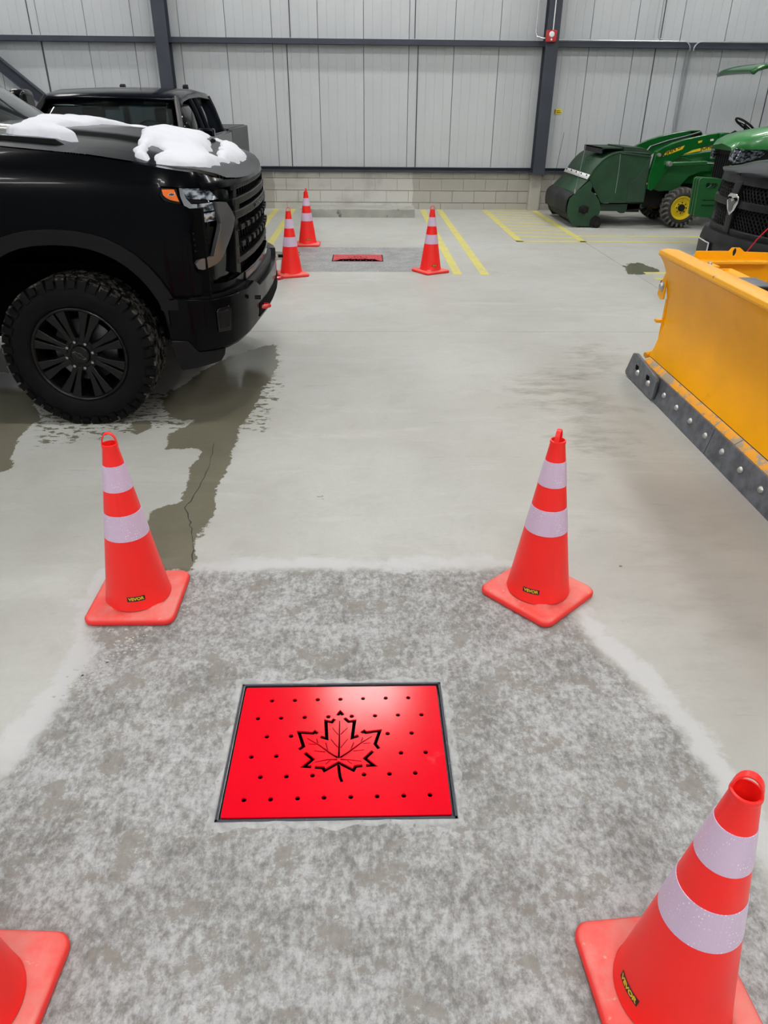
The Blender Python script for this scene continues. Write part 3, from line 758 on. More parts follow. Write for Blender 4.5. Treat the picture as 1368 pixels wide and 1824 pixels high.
def fw(s_, z):   # body section: shoulder tuck and slight bulge
    w_ = -.09*smooth(1.22, 1.50, z)**1.6 if abs(s_) > .9 else -.05*smooth(1.24, 1.38, z)
    w_ += .012*math.sin(min(1, max(0, (z-.75)/.5))*PI)
    return w_
def body(mirror=1):
    def fn(u, v, w_):
        x, y, z = N1.at(u*mirror, v, fw(u, v)+w_); return (x, y, z)
    return fn
tr = thing('pickup_truck', 'large glossy black pickup with snow on its hood, left of the frame', 'truck', (-3.6, 5.07, 0))
S0 = 1.20
def s_of_x(x): return 1.2+(-1.0868-x) if False else float(np.interp(-x, -N1.P[:, 0], N1.Ls))
arch_in = [(1.207,0.754),(1.228,0.82),(1.306,0.903),(1.464,1.017),(1.722,1.053)]
def arch_pts(off, zb):  # half ellipse arch in (s,z)
    sc_, zc_ = s_of_x(-1.635), .42; o = []
    for k in range(25):
        a_ = lerp(0, PI, k/24); o.append((sc_-(.565+off)*math.copysign(abs(math.cos(a_))**.85, math.cos(a_)), zc_+(.61+off)*abs(math.sin(a_))**.9))
    return [p for p in o if p[1] > zb]
hi = arch_pts(0.02, .60)
s_head = 1.05
# fender: traced around the lamp cluster, the arch and the hood line
def crease(s_): return interp(N1.at(s_, 0, 0)[0], ZC)
top_edge = [(s_, crease(s_)-.004) for s_ in np.linspace(5.2, .66, 60)]
fen = [(5.2, .60)]+[(p[0], p[1]) for p in hi[::-1]]
fen = [(5.2, .52), (hi[-1][0], .52)]+hi[::-1]+[(hi[0][0], .745)]
fen += [(.958, .743), (.747, .739), (.537, .739), (.50, .80), (.578, .800), (.70, .795), (.844, .792), (.943, .800), (1.046, .885), (1.055, .93), (1.05, 1.10), (1.02, 1.165), (1.065, 1.216), (1.166, 1.238), (1.184, 1.262), (1.172, 1.312), (1.074, 1.303), (.757, 1.285), (.66, 1.282)]
fen = fen+top_edge[::-1]
for mir in (1, -1):
    surf_patch(fen, body(mir), .02, .04, .05).build('body_side', trk, tr, angle=50)
    # flare moulding
    hi2 = arch_pts(.075, .60); hi1 = arch_pts(0.0, .60)
    fl = [(hi1[0][0], .745)]+hi1+[(hi1[-1][0], .56)]+[(hi2[-1][0], .56)]+hi2[::-1]+[(hi2[0][0], .745)]
    surf_patch(fl, lambda u, v, w_, mr=mir: N1.at(u*mr, v, .028+w_), .035, .04, .05).build('wheel_flare', trk_sat, tr, bevel=.006)
    surf_patch([(2.35, .60), (2.358, .60), (2.358, 1.50), (2.35, 1.50)], body(mir), .01, .04, .05, .001).build('door_seam', trk_dk, tr)
    # lamp cluster
    g_ = lambda pts, w_, th, nm, mt, du=.03, bv=0: surf_patch(pts, lambda u, v, q, mr=mir: N1.at(u*mr, v, fw(u, v)+q), th, du, .04, w_).build(nm, mt, tr, bevel=bv)
    lamp = g_([(1.184, 1.262), (1.172, 1.312), (1.074, 1.303), (.757, 1.285), (.64, 1.28), (.63, .80), (.70, .797), (.844, .795), (.943, .803), (1.046, .885), (1.055, .93), (1.05, 1.10), (1.02, 1.165), (1.065, 1.216), (1.166, 1.238)], -.045, .02, 'headlight_housing', trk_gl)
    am = g_([(1.168,1.296),(1.105,1.295),(1.086,1.236),(1.13,1.246),(1.152,1.258),(1.164,1.271)], -.004, .02, 'marker_lamp', amber)
    ul = g_([(1.057,1.299),(0.892,1.287),(0.816,1.231),(0.887,1.231),(1.04,1.249)], -.006, .03, 'upper_headlight', lens_w)
    g_([(.90, 1.292), (.80, 1.286), (.70, 1.262), (.71, 1.20), (.80, 1.215), (.83, 1.235)], -.004, .03, 'lamp_corner', trk_gl)
    l1 = g_([(0.984,1.22),(0.872,1.218),(0.873,1.178),(0.984,1.176)], -.010, .03, 'headlight', lens_w, bv=.003)
    l2 = g_([(0.982,1.169),(0.867,1.172),(0.867,1.127),(0.988,1.124)], -.010, .03, 'headlight', lens_w, bv=.003)
    g_([(1.074,1.3),(1.057,1.299),(1.043,1.249),(1.018,1.22),(0.984,1.218),(0.994,1.126),(1.005,1.131),(1.003,1.173),(1.022,1.195),(1.06,1.216),(1.074,1.26)], -.014, .02, 'lamp_trim', chrome)
    for lx in (l1, l2):
        lx['_o'] = tr['_o']
    br = g_([(0.867,1.22),(0.771,1.21),(0.69,1.12),(0.775,1.031),(0.89,0.923),(0.92,0.907),(1.007,0.889),(1.033,0.896),(1.044,0.922),(1.028,0.94),(1.005,0.948),(0.935,0.951),(0.904,1.019),(0.855,1.111)], .012, .03, 'lamp_bracket', chrome_d, bv=.006)
    # finned vent below the lamps
    vb = [(1.027,1.109),(0.873,1.094),(0.903,1.029),(0.934,0.959),(1.047,0.957)]
    g_(vb, -.030, .02, 'lower_vent', trk_sat)
    for zz in (.985, 1.015, 1.045, 1.075):
        g_([(.945, zz-.004), (1.035, zz-.004), (1.035, zz+.006), (.945, zz+.006)], -.012, .02, 'vent_fin', trk_sat)
# amber badge (bow-tie)
def bowtie(fn, s_=1.0):
    a, h, c, k = .021*s_, .0075*s_, .006*s_, .0042*s_
    return [fn(p) for p in [(-a-.003*s_, -k), (-c, -k), (-c-.001*s_, -h), (c-.001*s_, -h), (c, -k), (a-.003*s_, -k), (a+.003*s_, k), (c, k), (c+.001*s_, h), (-c+.001*s_, h), (-c, k), (-a+.003*s_, k)]]
surf_patch(bowtie(lambda p: (1.121-p[0]*.8, 1.272+p[1]*1.1)), lambda u, v, q: N1.at(u, v, fw(u, v)+q), .002, .02, None, -.002).build('badge', chrome, tr)
surf_patch(bowtie(lambda p: (1.121-p[0]*.62, 1.272+p[1]*.8)), lambda u, v, q: N1.at(u, v, fw(u, v)+q), .002, .02, None, -.001).build('badge', black_ink, tr)
# grille
gfn = lambda u, v, w_: N1.at(u, v, w_)
surf_patch([(-.66, .80), (.66, .80), (.66, 1.30), (-.66, 1.30)], gfn, .02, .06, None, -.10).build('grille_backing', trk_dk, tr)
def gbar(z0, z1, w_=.0, s1=.66, mt=trk_sat, nm='grille_bar', th=.045, bv=.006):
    surf_patch([(-s1, z0), (s1, z0), (s1, z1), (-s1, z1)], gfn, th, .05, None, w_).build(nm, mt, tr, bevel=bv)
gbar(1.256, 1.284, .0); gbar(1.105, 1.15, .012, .66); gbar(1.175, 1.215, .006)
gbar(1.035, 1.062, .004); gbar(.946, .970, .002); gbar(.86, .892, .006)
gbar(.735, .80, .010, .56, trk_gl, 'grille_lower_trim')
for q in (-1, 1):
    surf_patch([(q*.60, 1.11), (q*.66, 1.11), (q*.64, 1.215), (q*.54, 1.215)][::q], gfn, .05, .05, None, .010).build('grille_bar_end', trk_sat, tr, bevel=.006)
    surf_patch([(q*.62, .80), (q*.70, .82), (q*.655, 1.12), (q*.62, 1.28), (q*.575, 1.28), (q*.60, 1.1)][::q], gfn, .07, .05, None, .004).build('grille_frame', trk_sat, tr, bevel=.006)
for k in range(-8, 9):
    u = k*.068
    for z0, z1 in ((.892, .946), (.970, 1.035), (1.062, 1.105), (1.215, 1.256)):
        surf_patch([(u-.004, z0), (u+.004, z0), (u+.004, z1), (u-.004, z1)], gfn, .03, .1, None, -.03).build('grille_fin', trk_sat, tr)
for k in range(-4, 5):  # raised tabs on the bars
    for z in (1.06, .968):
        u = k*.14; surf_patch([(u-.03, z-.02), (u+.03, z-.02), (u+.03, z+.008), (u-.03, z+.008)], gfn, .02, .03, None, .018).build('grille_tab', trk_sat, tr, bevel=.003)
# raised lettering in the wide bar
tm = text_mesh('CHEVROLET', .036, .003, .0008, 1.9)
for v in tm.vertices: v.co = Vector(N1.at(-v.co.x, 1.128+v.co.y, .014+v.co.z)) 
setorg(tm, tr['_o']); link('lettering', tm, trk_gl, tr)
# bumper
bfn = lambda u, v, w_: N1.at(u, v, .065+w_-.02*smooth(.55, .40, v)-.05*smooth(1.0, 1.25, abs(u)))
bump_poly = [(1.255, .760), (1.22, .52), (1.13, .517), (1.085, .452), (.905, .455), (.64, .49), (.50, .50), (-.50, .50), (-.64, .49), (-.905, .455), (-1.085, .452), (-1.13, .517), (-1.22, .52), (-1.255, .760),
  (-1.0, .735), (-.70, .735), (-.56, .750), (-.46, .700), (.46, .700), (.56, .750), (.70, .735), (1.0, .735)]
surf_patch(bump_poly, bfn, .05, .05, .05).build('bumper', trk, tr, bevel=.012)
surf_patch([(-1.25, .69), (1.25, .69), (1.25, .745), (-1.25, .745)], lambda u, v, w_: N1.at(u, v, .0+w_), .06, .05, None, .03).build('bumper_step', trk_sat, tr)
surf_patch([(-.52, .52), (.52, .52), (.50, .60), (-.50, .60)], bfn, .02, .05, None, .004).build('bumper_intake', trk_dk, tr)
surf_patch([(-1.1, .42), (1.1, .42), (1.1, .50), (-1.1, .50)], lambda u, v, w_: N1.at(u, v, -.01+w_), .04, .05, None, .0).build('lower_valance', trk_sat, tr)
for q in (-1, 1):
    for out_, mt, nm, sc_ in ((.006, trk_gl, 'bumper_pocket', 1), (.009, trk_sat, 'bumper_pocket', .72)):
        c_ = (.937, .613); pts = [(.985, .552), (.905, .545), (.893, .660), (.905, .685), (.975, .680), (.985, .66)]
        pts = [(q*(c_[0]+(u-c_[0])*sc_), c_[1]+(v-c_[1])*sc_) for u, v in pts]
        surf_patch(pts[::q], bfn, .01, .03, None, out_).build(nm, mt, tr, bevel=.003)
    sk = [(1.222, .520), (1.13, .515), (1.08, .448), (.92, .44), (.93, .40), (.96, .37), (1.18, .348), (1.205, .40)]
    surf_patch([(q*u, v) for u, v in sk][::q], lambda u, v, w_: N1.at(u, v, .03+w_), .05, .05, None, 0).build('air_dam', trk_sat, tr, bevel=.008)
    # tow hook
    yq = 5.07-q*.42
    hk = [(-.72, yq-.03, .56), (-.655, yq-.03, .56), (-.625, yq-.022, .562), (-.612, yq, .562), (-.625, yq+.022, .562), (-.655, yq+.03, .56), (-.72, yq+.03, .56)]
    MB().tube(hk, .014, 8).build('tow_hook', hook_m, tr)
    MB().tube([(-.66, yq-.25*q, .672), (-.622, yq-.25*q, .672)], .012, 10).build('parking_sensor', trk_gl, tr)
# inner wheel well + underbody
for y0, y1 in ((4.10, 4.60), (5.54, 6.04)):
    MB().lathe([(.60, y0), (.60, y1), (.05, y1)], 24, (-1.635, 0, .47), 'y', 0, PI).build('wheel_well', trk_dk, tr)
    MB().box(-1.12, -.86, y0, y1, .47, 1.2).build('inner_fender', trk_dk, tr)
MB().box(-6.6, -1.05, 4.45, 5.69, .42, .85).box(-2.25, -.85, 4.62, 5.52, .38, 1.25).box(-7.2, -2.3, 4.07, 6.07, .55, .8).build('chassis', trk_dk, tr)
# hood
def hoodz(x, y):
    a = min(1, abs(y-5.07)/.98); t_ = smooth(0, .35, -.70-x)
    z = interp(x, ZC)+.065*t_*(1-a**2.5)
    return z
def hood_full(x, y):
    z = hoodz(x, y); d_ = abs(y-5.07)
    z += .022*smooth(.52, .42, d_)*smooth(-.9, -1.05, x)
    return z
rows = []
xs = [-.700, -.7005, -.702, -.706, -.712, -.72, -.73, -.745, -.76, -.78, -.80, -.83, -.86, -.9, -.94, -.98]+list(np.linspace(-1.04, -2.06, 26))
for x in xs:
    hw = float(np.interp(-x, [-p[0] for p in CV], [p[1] for p in CV]))-.045*smooth(-.7, -.9, x)-.02
    hw = max(hw, .001)
    if x < -1.0: hw -= .012
    rows.append([(x, 5.07+hw*a_, hood_full(x, 5.07+hw*a_)) for a_ in np.linspace(-1, 1, 61)])
MB().grid(rows).build('hood', trk, tr, angle=40)
# lip joining hood front down to the grille
surf_patch([(-.95, 1.283), (.95, 1.283), (.95, 1.37), (.8, 1.34), (.72, 1.318), (.5, 1.305), (0, 1.303), (-.5, 1.305), (-.72, 1.318), (-.8, 1.34), (-.95, 1.37)], lambda u, v, w_: N1.at(u, v, w_-.05*smooth(1.28, 1.38, v)), .02, .05, .03, .004).build('hood_front_edge', trk, tr, angle=50)
# hood scoop mouth and side vents
z = hood_full(-1.0, 5.07)
MB().prism([(-1.35, z+.012), (-1.0, z+.018), (-.985, z+.010), (-1.0, z+.004), (-1.35, z-.0)], 4.72, 5.42).build('hood_scoop', trk_gl, tr, bevel=.004)
MB().box(-1.2, -.985, 4.76, 5.38, z-.03, z+.004).build('scoop_mouth', trk_dk, tr)
for q in (-1, 1):
    Yv = lambda d_: 5.07+q*d_
    z = hood_full(-1.7, Yv(.7))
    vs = [(-1.43, Yv(.62), z-.052), (-1.50, Yv(.84), z-.06), (-1.98, Yv(.45), z-.01), (-1.98, Yv(.86), z-.03), (-1.60, Yv(.62), z+.012), (-1.62, Yv(.80), z+.002), (-1.94, Yv(.50), z+.034), (-1.94, Yv(.82), z+.024)]
    MB().add(vs, [(0, 1, 5, 4), (4, 5, 7, 6), (2, 0, 4, 6), (1, 3, 7, 5), (3, 2, 6, 7)]).build('hood_vent', trk_gl, tr, bevel=.006)
# snow
def snow(poly, h, seed, lift=0.0):
    rg = np.random.RandomState(seed); P0 = np.array(poly); x0, y0 = P0.min(0)-.05; x1, y1 = P0.max(0)+.05
    X = np.arange(x0, x1, .011); Y = np.arange(y0, y1, .011); xx, yy = np.meshgrid(X, Y); Q = np.stack([xx.ravel(), yy.ravel()], 1)
    wob = .012*np.sin(Q[:, 0]*29+seed)*np.sin(Q[:, 1]*27+1)+.003*np.sin(Q[:, 0]*97+2)*np.sin(Q[:, 1]*89)
    outl = [(p[0], 5.07-p[1]) for p in CV[:-1]]+[(-2.2, 4.03), (-2.2, 6.11)]+[(p[0], 5.07+p[1]) for p in CV[:-1][::-1]]
    sd = np.minimum(-sdist(Q, poly)+wob, -sdist(Q, outl)-.085)
    t_ = np.clip(sd/.09, 0, 1); hh = h*np.sqrt(np.clip(1-(1-t_)**2, 0, 1))
    hh = hh*(1+.22*np.sin(Q[:, 0]*13+seed)*np.sin(Q[:, 1]*11)+.10*np.sin(Q[:, 0]*31)*np.sin(Q[:, 1]*27+seed)); hh = np.where(sd < 0, sd*2.2, hh+.003)+lift*(sd > -.001)+.5*lift*((sd <= -.001) & (sd > -.012))
    ny, nx = xx.shape; idx = np.arange(nx*ny).reshape(ny, nx); keep = (sd > -.03).reshape(ny, nx)
    fs = [(int(idx[j, i]), int(idx[j, i+1]), int(idx[j+1, i+1]), int(idx[j+1, i])) for j in range(ny-1) for i in range(nx-1) if keep[j, i] and keep[j, i+1] and keep[j+1, i] and keep[j+1, i+1]]
    vs = [(float(q[0]), float(q[1]), hood_full(q[0], q[1])+float(a_)) for q, a_ in zip(Q, hh)]
    return MB().add(vs, fs)
s_front = [(-1.122,4.148),(-1.199,4.197),(-1.275,4.642),(-1.324,4.895),(-1.569,6.555),(-1.369,6.548),(-1.209,6.327),(-0.95,5.02),(-0.9,4.668),(-0.867,4.711),(-0.91,5.103),(-1.12,6.465),(-0.933,5.754),(-0.837,5.545),(-0.776,5.36),(-0.796,4.97),(-0.83,4.766),(-0.84,4.42),(-0.852,4.198),(-0.918,4.101),(-1.004,4.108),(-1.067,4.12),(-1.099,4.234),(-1.089,4.452),(-1.194,4.563),(-1.191,4.453)]

s_mid = [(-1.85, 4.50), (-1.72, 4.62), (-1.66, 5.0), (-1.68, 5.3), (-1.60, 5.5), (-1.45, 5.65), (-1.25, 5.70), (-1.02, 5.74), (-.98, 5.86), (-1.3, 5.95), (-2.02, 5.93), (-2.0, 5.2), (-1.97, 4.9), (-1.93, 4.6)]

s_vent = [(-1.53, 4.36), (-1.60, 4.31), (-1.82, 4.30), (-1.90, 4.36), (-1.88, 4.48), (-1.78, 4.55), (-1.66, 4.50), (-1.57, 4.42)]


for pl, h, sd_, lb in ((s_front, .030, 3, 'wide white snow patch on the front of the black pickup hood'), (s_mid, .032, 5, 'strip of white snow across the back of the black pickup hood by the windshield'), (s_vent, .040, 8, 'small mound of snow on the near side of the black pickup hood')):
    so = snow(pl, h, sd_, .022 if sd_ == 8 else 0).build('snow', snow_m, kind='stuff', angle=80); tag(so, lb, 'snow')
so = MB().tube([(-2.20, 5.96, 1.52), (-2.25, 5.95, 1.56), (-2.33, 5.93, 1.615), (-2.42, 5.915, 1.68), (-2.50, 5.90, 1.73), (-2.62, 5.875, 1.81)], .016, 10, rs=[.008, .018, .009, .013, .016, .008]).build('snow', snow_m, kind='stuff', angle=80); tag(so, 'thin ridge of snow along the far windshield edge of the black pickup', 'snow')
# cab (mostly outside the frame)
def cabrow(x, z, hw, rz_=.0): return (x, z, hw)
g0 = [(-2.30, 1.535), (-2.95, 1.985)]   # windshield line
def greenhouse():
    # windshield glass
    mb = MB(); rows = []
    for k in range(9):
        t_ = k/8; x, z = lerp(-1.98, -2.62, t_), lerp(1.535, 1.965, t_); hw = lerp(.84, .72, t_)
        rows.append([(x-.18*(a_*a_), 5.07+hw*a_, z) for a_ in np.linspace(-1, 1, 13)])
    mb.grid(rows); o = mb.build('windshield', g_win, tr, angle=60)
    so_ = o.modifiers.new('s', 'SOLIDIFY'); so_.thickness = .006
    # roof, pillars, belt
    rows = []
    for k in range(13):
        x = lerp(-2.64, -4.75, k/12); z = 1.965+.045*math.sin(PI*k/12)+(-.03 if k == 12 else 0)
        rows.append([(x, 5.07+hw*1.0, z-dz) for hw, dz in [(-.80, .10), (-.775, .03), (-.72, .0), (-.4, -.02), (0, -.028), (.4, -.02), (.72, .0), (.775, .03), (.80, .10)]])
    o = MB().grid(rows).build('roof', trk, tr, angle=60); s_ = o.modifiers.new('s', 'SOLIDIFY'); s_.thickness = .03
    for q in (-1, 1):
        y = lambda hw: 5.07+q*hw
        MB().tube([(-2.17, y(.875), 1.50), (-2.50, y(.81), 1.72), (-2.82, y(.74), 1.93)], .026, 8).build('windshield_pillar', trk, tr)
        for x in (-3.75, -4.78): MB().tube([(x, y(.96), 1.5), (x-.05, y(.88), 1.72), (x-.06, y(.79), 1.93)], .045, 8).build('door_pillar', trk_sat, tr)
        gm = MB().grid([[(x, y(hw), z) for x in np.linspace(xa, xb, 4)] for xa, xb, hw, z in ((-2.26, -4.75, .955, 1.5), (-2.58, -4.75, .89, 1.72), (-2.88, -4.75, .80, 1.92))])
        o = gm.build('side_window', g_win2, tr); s_ = o.modifiers.new('s', 'SOLIDIFY'); s_.thickness = .005
        # mirror
        MB().tube([(-2.52, y(.98), 1.52), (-2.52, y(1.12), 1.56)], .022, 8).build('mirror_arm', trk_sat, tr)
        mm = MB(); rows = []
        for k in range(9):
            a_ = PI*k/8; 
        mm.box(-2.63, -2.50, min(y(1.10), y(1.30)), max(y(1.10), y(1.30)), 1.53, 1.76).build('side_mirror', trk_gl, tr, bevel=.04, seg=4)
        MB().box(-2.64, -2.632, min(y(1.12), y(1.28)), max(y(1.12), y(1.28)), 1.555, 1.735).build('mirror_glass', chrome, tr)
    # rear wall, bed
    MB().box(-4.86, -4.80, 4.2, 5.94, .8, 1.5).build('cab_back', trk, tr, bevel=.01)
    MB().box(-2.95, -2.30, 4.16, 5.98, 1.30, 1.56).build('dashboard', seat_m, tr, bevel=.03)
    MB().box(-2.6, -2.0, 4.10, 6.04, 1.46, 1.505).build('cowl', trk_sat, tr, bevel=.004)
    for yy in (4.62, 5.52):
        MB().box(-3.75, -3.6, yy-.25, yy+.25, .9, 1.55).box(-3.74, -3.64, yy-.12, yy+.12, 1.58, 1.75).box(-3.65, -3.1, yy-.25, yy+.25, .85, 1.0).build('seat', seat_m, tr, bevel=.03)
    MB().box(-6.95, -4.9, 4.12, 4.18, .85, 1.50).box(-6.95, -4.9, 5.96, 6.02, .85, 1.50).box(-7.0, -6.94, 4.12, 6.02, .7, 1.5).box(-6.95, -4.9, 4.15, 6.0, .8, .86).build('cargo_bed', trk, tr, bevel=.01)
greenhouse()
# wheels
def make_wheel(root, cx, cy, sgn, Ro=.432, Rr=.262, W=.275, spokes=8, cap=True, mat_w=None):
    """outer face at cy; sgn -1 = face toward -y"""
    s_ = -sgn
    def Y(d): return cy+s_*d
    o3 = (cx, 0, Ro-.012)
    T = MB().lathe([(Rr+.004, Y(.035)), (Rr+.012, Y(.012)), (Rr+.03, Y(.004)), (Rr+.07, Y(-.004)), (Ro-.07, Y(-.002)), (Ro-.035, Y(.012)), (Ro-.012, Y(.035)), (Ro-.011, Y(W/2)), (Ro-.012, Y(W-.035)), (Ro-.035, Y(W-.012)), (Ro-.1, Y(W)), (Rr, Y(W-.02)), (Rr-.004, Y(.05))], 72, o3, 'y').build('tire', rub, root, angle=50)
    tb = MB(); n = 44
    def blk(a0, a1, r0, r1, d0, d1, skew=0):
        vs = []
        for r_ in (r0, r1):
            for d_, sk in ((d0, 0), (d1, skew)):
                for a_ in (a0+sk, a1+sk): vs.append((o3[0]+r_*math.cos(a_), Y(d_), o3[2]+r_*math.sin(a_)))
        tb.add(vs, [(0,1,3,2),(4,6,7,5),(0,4,5,1),(2,3,7,6),(0,2,6,4),(1,5,7,3)])
    st_ = 2*PI/n
    for k in range(n):
        a_ = k*st_; lo = .0 if k % 2 else .012
        blk(a_, a_+st_*.80, Ro-.03, Ro-.001, .008+lo, .062, st_*.12)
        blk(a_, a_+st_*.70, Ro-.03, Ro-.001, W-.004-lo, W-.062, st_*.12)
        for q, d0 in ((.2, .070), (.7, .108), (.1, .146), (.6, .176)):
            b_ = a_+st_*(q+random.uniform(-.1, .1)); blk(b_, b_+st_*.62, Ro-.03, Ro, d0, d0+.030, st_*random.choice((-.4, .3, .5)))
    to = tb.build('tread_lugs', rub_top, root, kind='stuff', angle=20)
    # side lugs
    sb = MB()
    for k in range(n):
        a_ = k*st_; L_ = .034 if k % 2 else .020
        vs = []
        for r_, off in ((Ro-.010, .006), (Ro-.026, -.0005), (Ro-.03-L_, -.0055), (Ro-.03-L_, .01), (Ro-.02, .03)):
            for aa in (a_, a_+st_*.7): vs.append((o3[0]+r_*math.cos(aa), Y(off), o3[2]+r_*math.sin(aa)))
        sb.add(vs, [(0,1,3,2),(2,3,5,4),(4,5,7,6),(0,2,4,6,8),(1,9,7,5,3),(0,8,9,1)])
    sb.build('sidewall_lugs', rub, root, kind='stuff', angle=20)
    rim = MB().lathe([(Rr+.006, Y(.020)), (Rr+.008, Y(.012)), (Rr+.002, Y(.008)), (Rr-.006, Y(.012)), (Rr-.014, Y(.03)), (Rr-.022, Y(.05)), (Rr-.030, Y(.16)), (Rr-.03, Y(.22))], 72, o3, 'y').build('rim', mat_w or wheel_m, root, angle=40)
    MB().lathe([(.0, Y(.13)), (.18, Y(.13)), (.185, Y(.15)), (.0, Y(.16))], 40, o3, 'y').build('brake_disc', hub_m, root)
    MB().lathe([(Rr-.03, Y(.21)), (.0, Y(.21))], 40, o3, 'y').build('wheel_back', trk_dk, root)
    for k in range(spokes):
        a_ = 2*PI*(k+.5)/spokes; sp = MB()
        for e in (-1, 1):
            r1, r2, r3 = .075, .15, Rr-.008; b1, b2, b3 = a_+e*.15, a_+e*.12, a_+e*.135; w1, w2, w3 = .015, .014, .027
            vs = []
            for r_, b_, ww, dp in ((r1, b1, w1, .030), (r2, b2, w2, .030), (r3, b3, w3, .016)):
                c_ = Vector((math.cos(b_), math.sin(b_))); t2 = Vector((-c_.y, c_.x))
                for q, yy in ((-1, dp), (1, dp), (1.2, dp+.05), (-1.2, dp+.05)):
                    p = c_*r_+t2*ww*q; vs.append((o3[0]+p.x, Y(yy), o3[2]+p.y))
            sp.add(vs, [(0,1,2,3),(0,4,5,1),(1,5,6,2),(2,6,7,3),(3,7,4,0),(4,8,9,5),(5,9,10,6),(6,10,11,7),(7,11,8,4),(8,11,10,9)])
        sp.build('wheel_spoke', mat_w or wheel_m, root, bevel=.004)
    MB().lathe([(.0, Y(.012)), (.045, Y(.012)), (.052, Y(.018)), (.056, Y(.034)), (.095, Y(.036)), (.10, Y(.05)), (.10, Y(.10))], 40, o3, 'y').build('hub', mat_w or wheel_m, root, angle=30)
    for k in range(8):
        a_ = 2*PI*k/8+.2; MB().lathe([(.0, Y(.012)), (.008, Y(.014)), (.010, Y(.018)), (.010, Y(.04))], 8, (o3[0]+.077*math.cos(a_), 0, o3[2]+.077*math.sin(a_)), 'y').build('lug_nut', nut_m, root)
    if cap:
        def f(p):
            a_ = R(-38); return (o3[0]+p[0]*math.cos(a_)-p[1]*math.sin(a_), o3[2]+p[0]*math.sin(a_)+p[1]*math.cos(a_))
        MB().prism(bowtie(f, 1.75), Y(.0095), Y(.013)).build('wheel_badge', chrome_d, root)
        MB().prism(bowtie(f, 1.45), Y(.0085), Y(.013)).build('wheel_badge', wheel_m, root)
make_wheel(tr, -1.637, 4.045, -1)
make_wheel(tr, -1.637, 6.095, 1, cap=False)
make_wheel(tr, -5.70, 4.045, -1); make_wheel(tr, -5.70, 6.095, 1, cap=False)

# ------------------------------------------------------------------ second pickup, facing the camera, by the back wall
t2 = thing('pickup_truck', 'dark navy pickup parked by the back wall behind the snowy black pickup', 'truck', (0, 0, 0))
def T2(mb, name, mt, **k): return mb.build(name, mt, t2, org=None, **k)
HW = .93
# lower body (front to y=-1.75 local) ; hood
rows = []
for y, z, hw in ((-1.62, 1.02, .70), (-1.60, 1.10, .80), (-1.5, 1.15, .88), (-1.2, 1.20, .90), (-.8, 1.25, .91), (-.45, 1.30, .92)):
    rows.append([(hw*a_, y+.10*a_*a_, z+.04*(1-a_*a_)) for a_ in np.linspace(-1, 1, 15)])
T2(MB().grid(rows), 'hood', navy, angle=60)
for q in (-1, 1):
    prof = [(-1.55, .55), (-1.50, 1.08), (-1.2, 1.20), (-.45, 1.32), (2.45, 1.34), (2.45, .45), (-.55, .45), (-.62, .70), (-.82, .86), (-1.06, .86), (-1.26, .70), (-1.33, .50)]
    T2(MB().prism(prof, q*.90, q*.965, 'x'), 'body_side', navy, bevel=.02)
    bedp = [(2.47, 1.355), (4.42, 1.36), (4.45, .62), (4.05, .55), (3.98, .76), (3.75, .92), (3.45, .92), (3.22, .76), (3.15, .52), (2.47, .5)]
    T2(MB().prism(bedp, q*.90, q*.97, 'x'), 'bed_side', bed_m, bevel=.015)
    # pillars + side windows
    T2(MB().tube([(q*.84, -.50, 1.33), (q*.70, .12, 1.72)], .03, 8), 'windshield_pillar', trk_sat)
    T2(MB().box(min(q*.83, q*.93), max(q*.83, q*.93), -.50, 2.2, 1.30, 1.345), 'belt_rail', navy)
    for y in (.80, 1.15, 2.16): T2(MB().tube([(q*.86, y, 1.33), (q*.77, y-.03, 1.60), (q*.71, y-.05, 1.74)], .035 if y < 2 else .05, 8), 'door_pillar', navy)
    o = T2(MB().grid([[(q*hw, y, z) for y in np.linspace(ya, 2.12, 4)] for ya, hw, z in ((-.42, .855, 1.34), (-.12, .785, 1.56), (.14, .72, 1.71))]), 'side_window', g_win2); s_ = o.modifiers.new('s', 'SOLIDIFY'); s_.thickness = .005
    T2(MB().box(min(q*.97, q*1.14), max(q*.97, q*1.14), -.30, -.20, 1.30, 1.44), 'side_mirror', navy, bevel=.02)
    for y in (-.94, 3.60):
        T2(MB().lathe([(.0, q*.70), (.36, q*.70), (.385, q*.74), (.385, q*.90), (.36, q*.93), (.24, q*.92), (.22, q*.88), (.0, q*.87)], 40, (0, y, .385), 'x'), 'wheel', rub)
o = T2(MB().grid([[(a_*lerp(.83, .70, k/5), lerp(-.50, .12, k/5)+.10*a_*a_-.06, lerp(1.33, 1.715, k/5)) for a_ in np.linspace(-1, 1, 11)] for k in range(6)]), 'windshield', g_win2, angle=60); s_ = o.modifiers.new('s', 'SOLIDIFY'); s_.thickness = .005
rows = []
for y, z in ((.02, 1.705), (.06, 1.735), (.15, 1.765), (.5, 1.80), (1.2, 1.82), (1.9, 1.80), (2.14, 1.77), (2.2, 1.72)):
    rows.append([(hw, y+.10*(hw/.8)**2-(.05 if y < .2 else 0), z-dz) for hw, dz in ((-.76, .08), (-.73, .02), (-.66, .0), (-.35, -.012), (0, -.016), (.35, -.012), (.66, .0), (.73, .02), (.76, .08))])
o = T2(MB().grid(rows), 'roof', navy, angle=60); s_ = o.modifiers.new('s', 'SOLIDIFY'); s_.thickness = .03; s_.offset = -1
T2(MB().box(-.92, .92, 2.20, 2.28, .5, 1.36).prism([(-.86, 1.35), (-.70, 1.76), (-.62, 1.76), (-.72, 1.35)], 2.18, 2.24).prism([(.86, 1.35), (.70, 1.76), (.62, 1.76), (.72, 1.35)], 2.18, 2.24), 'cab_back', navy, bevel=.02)
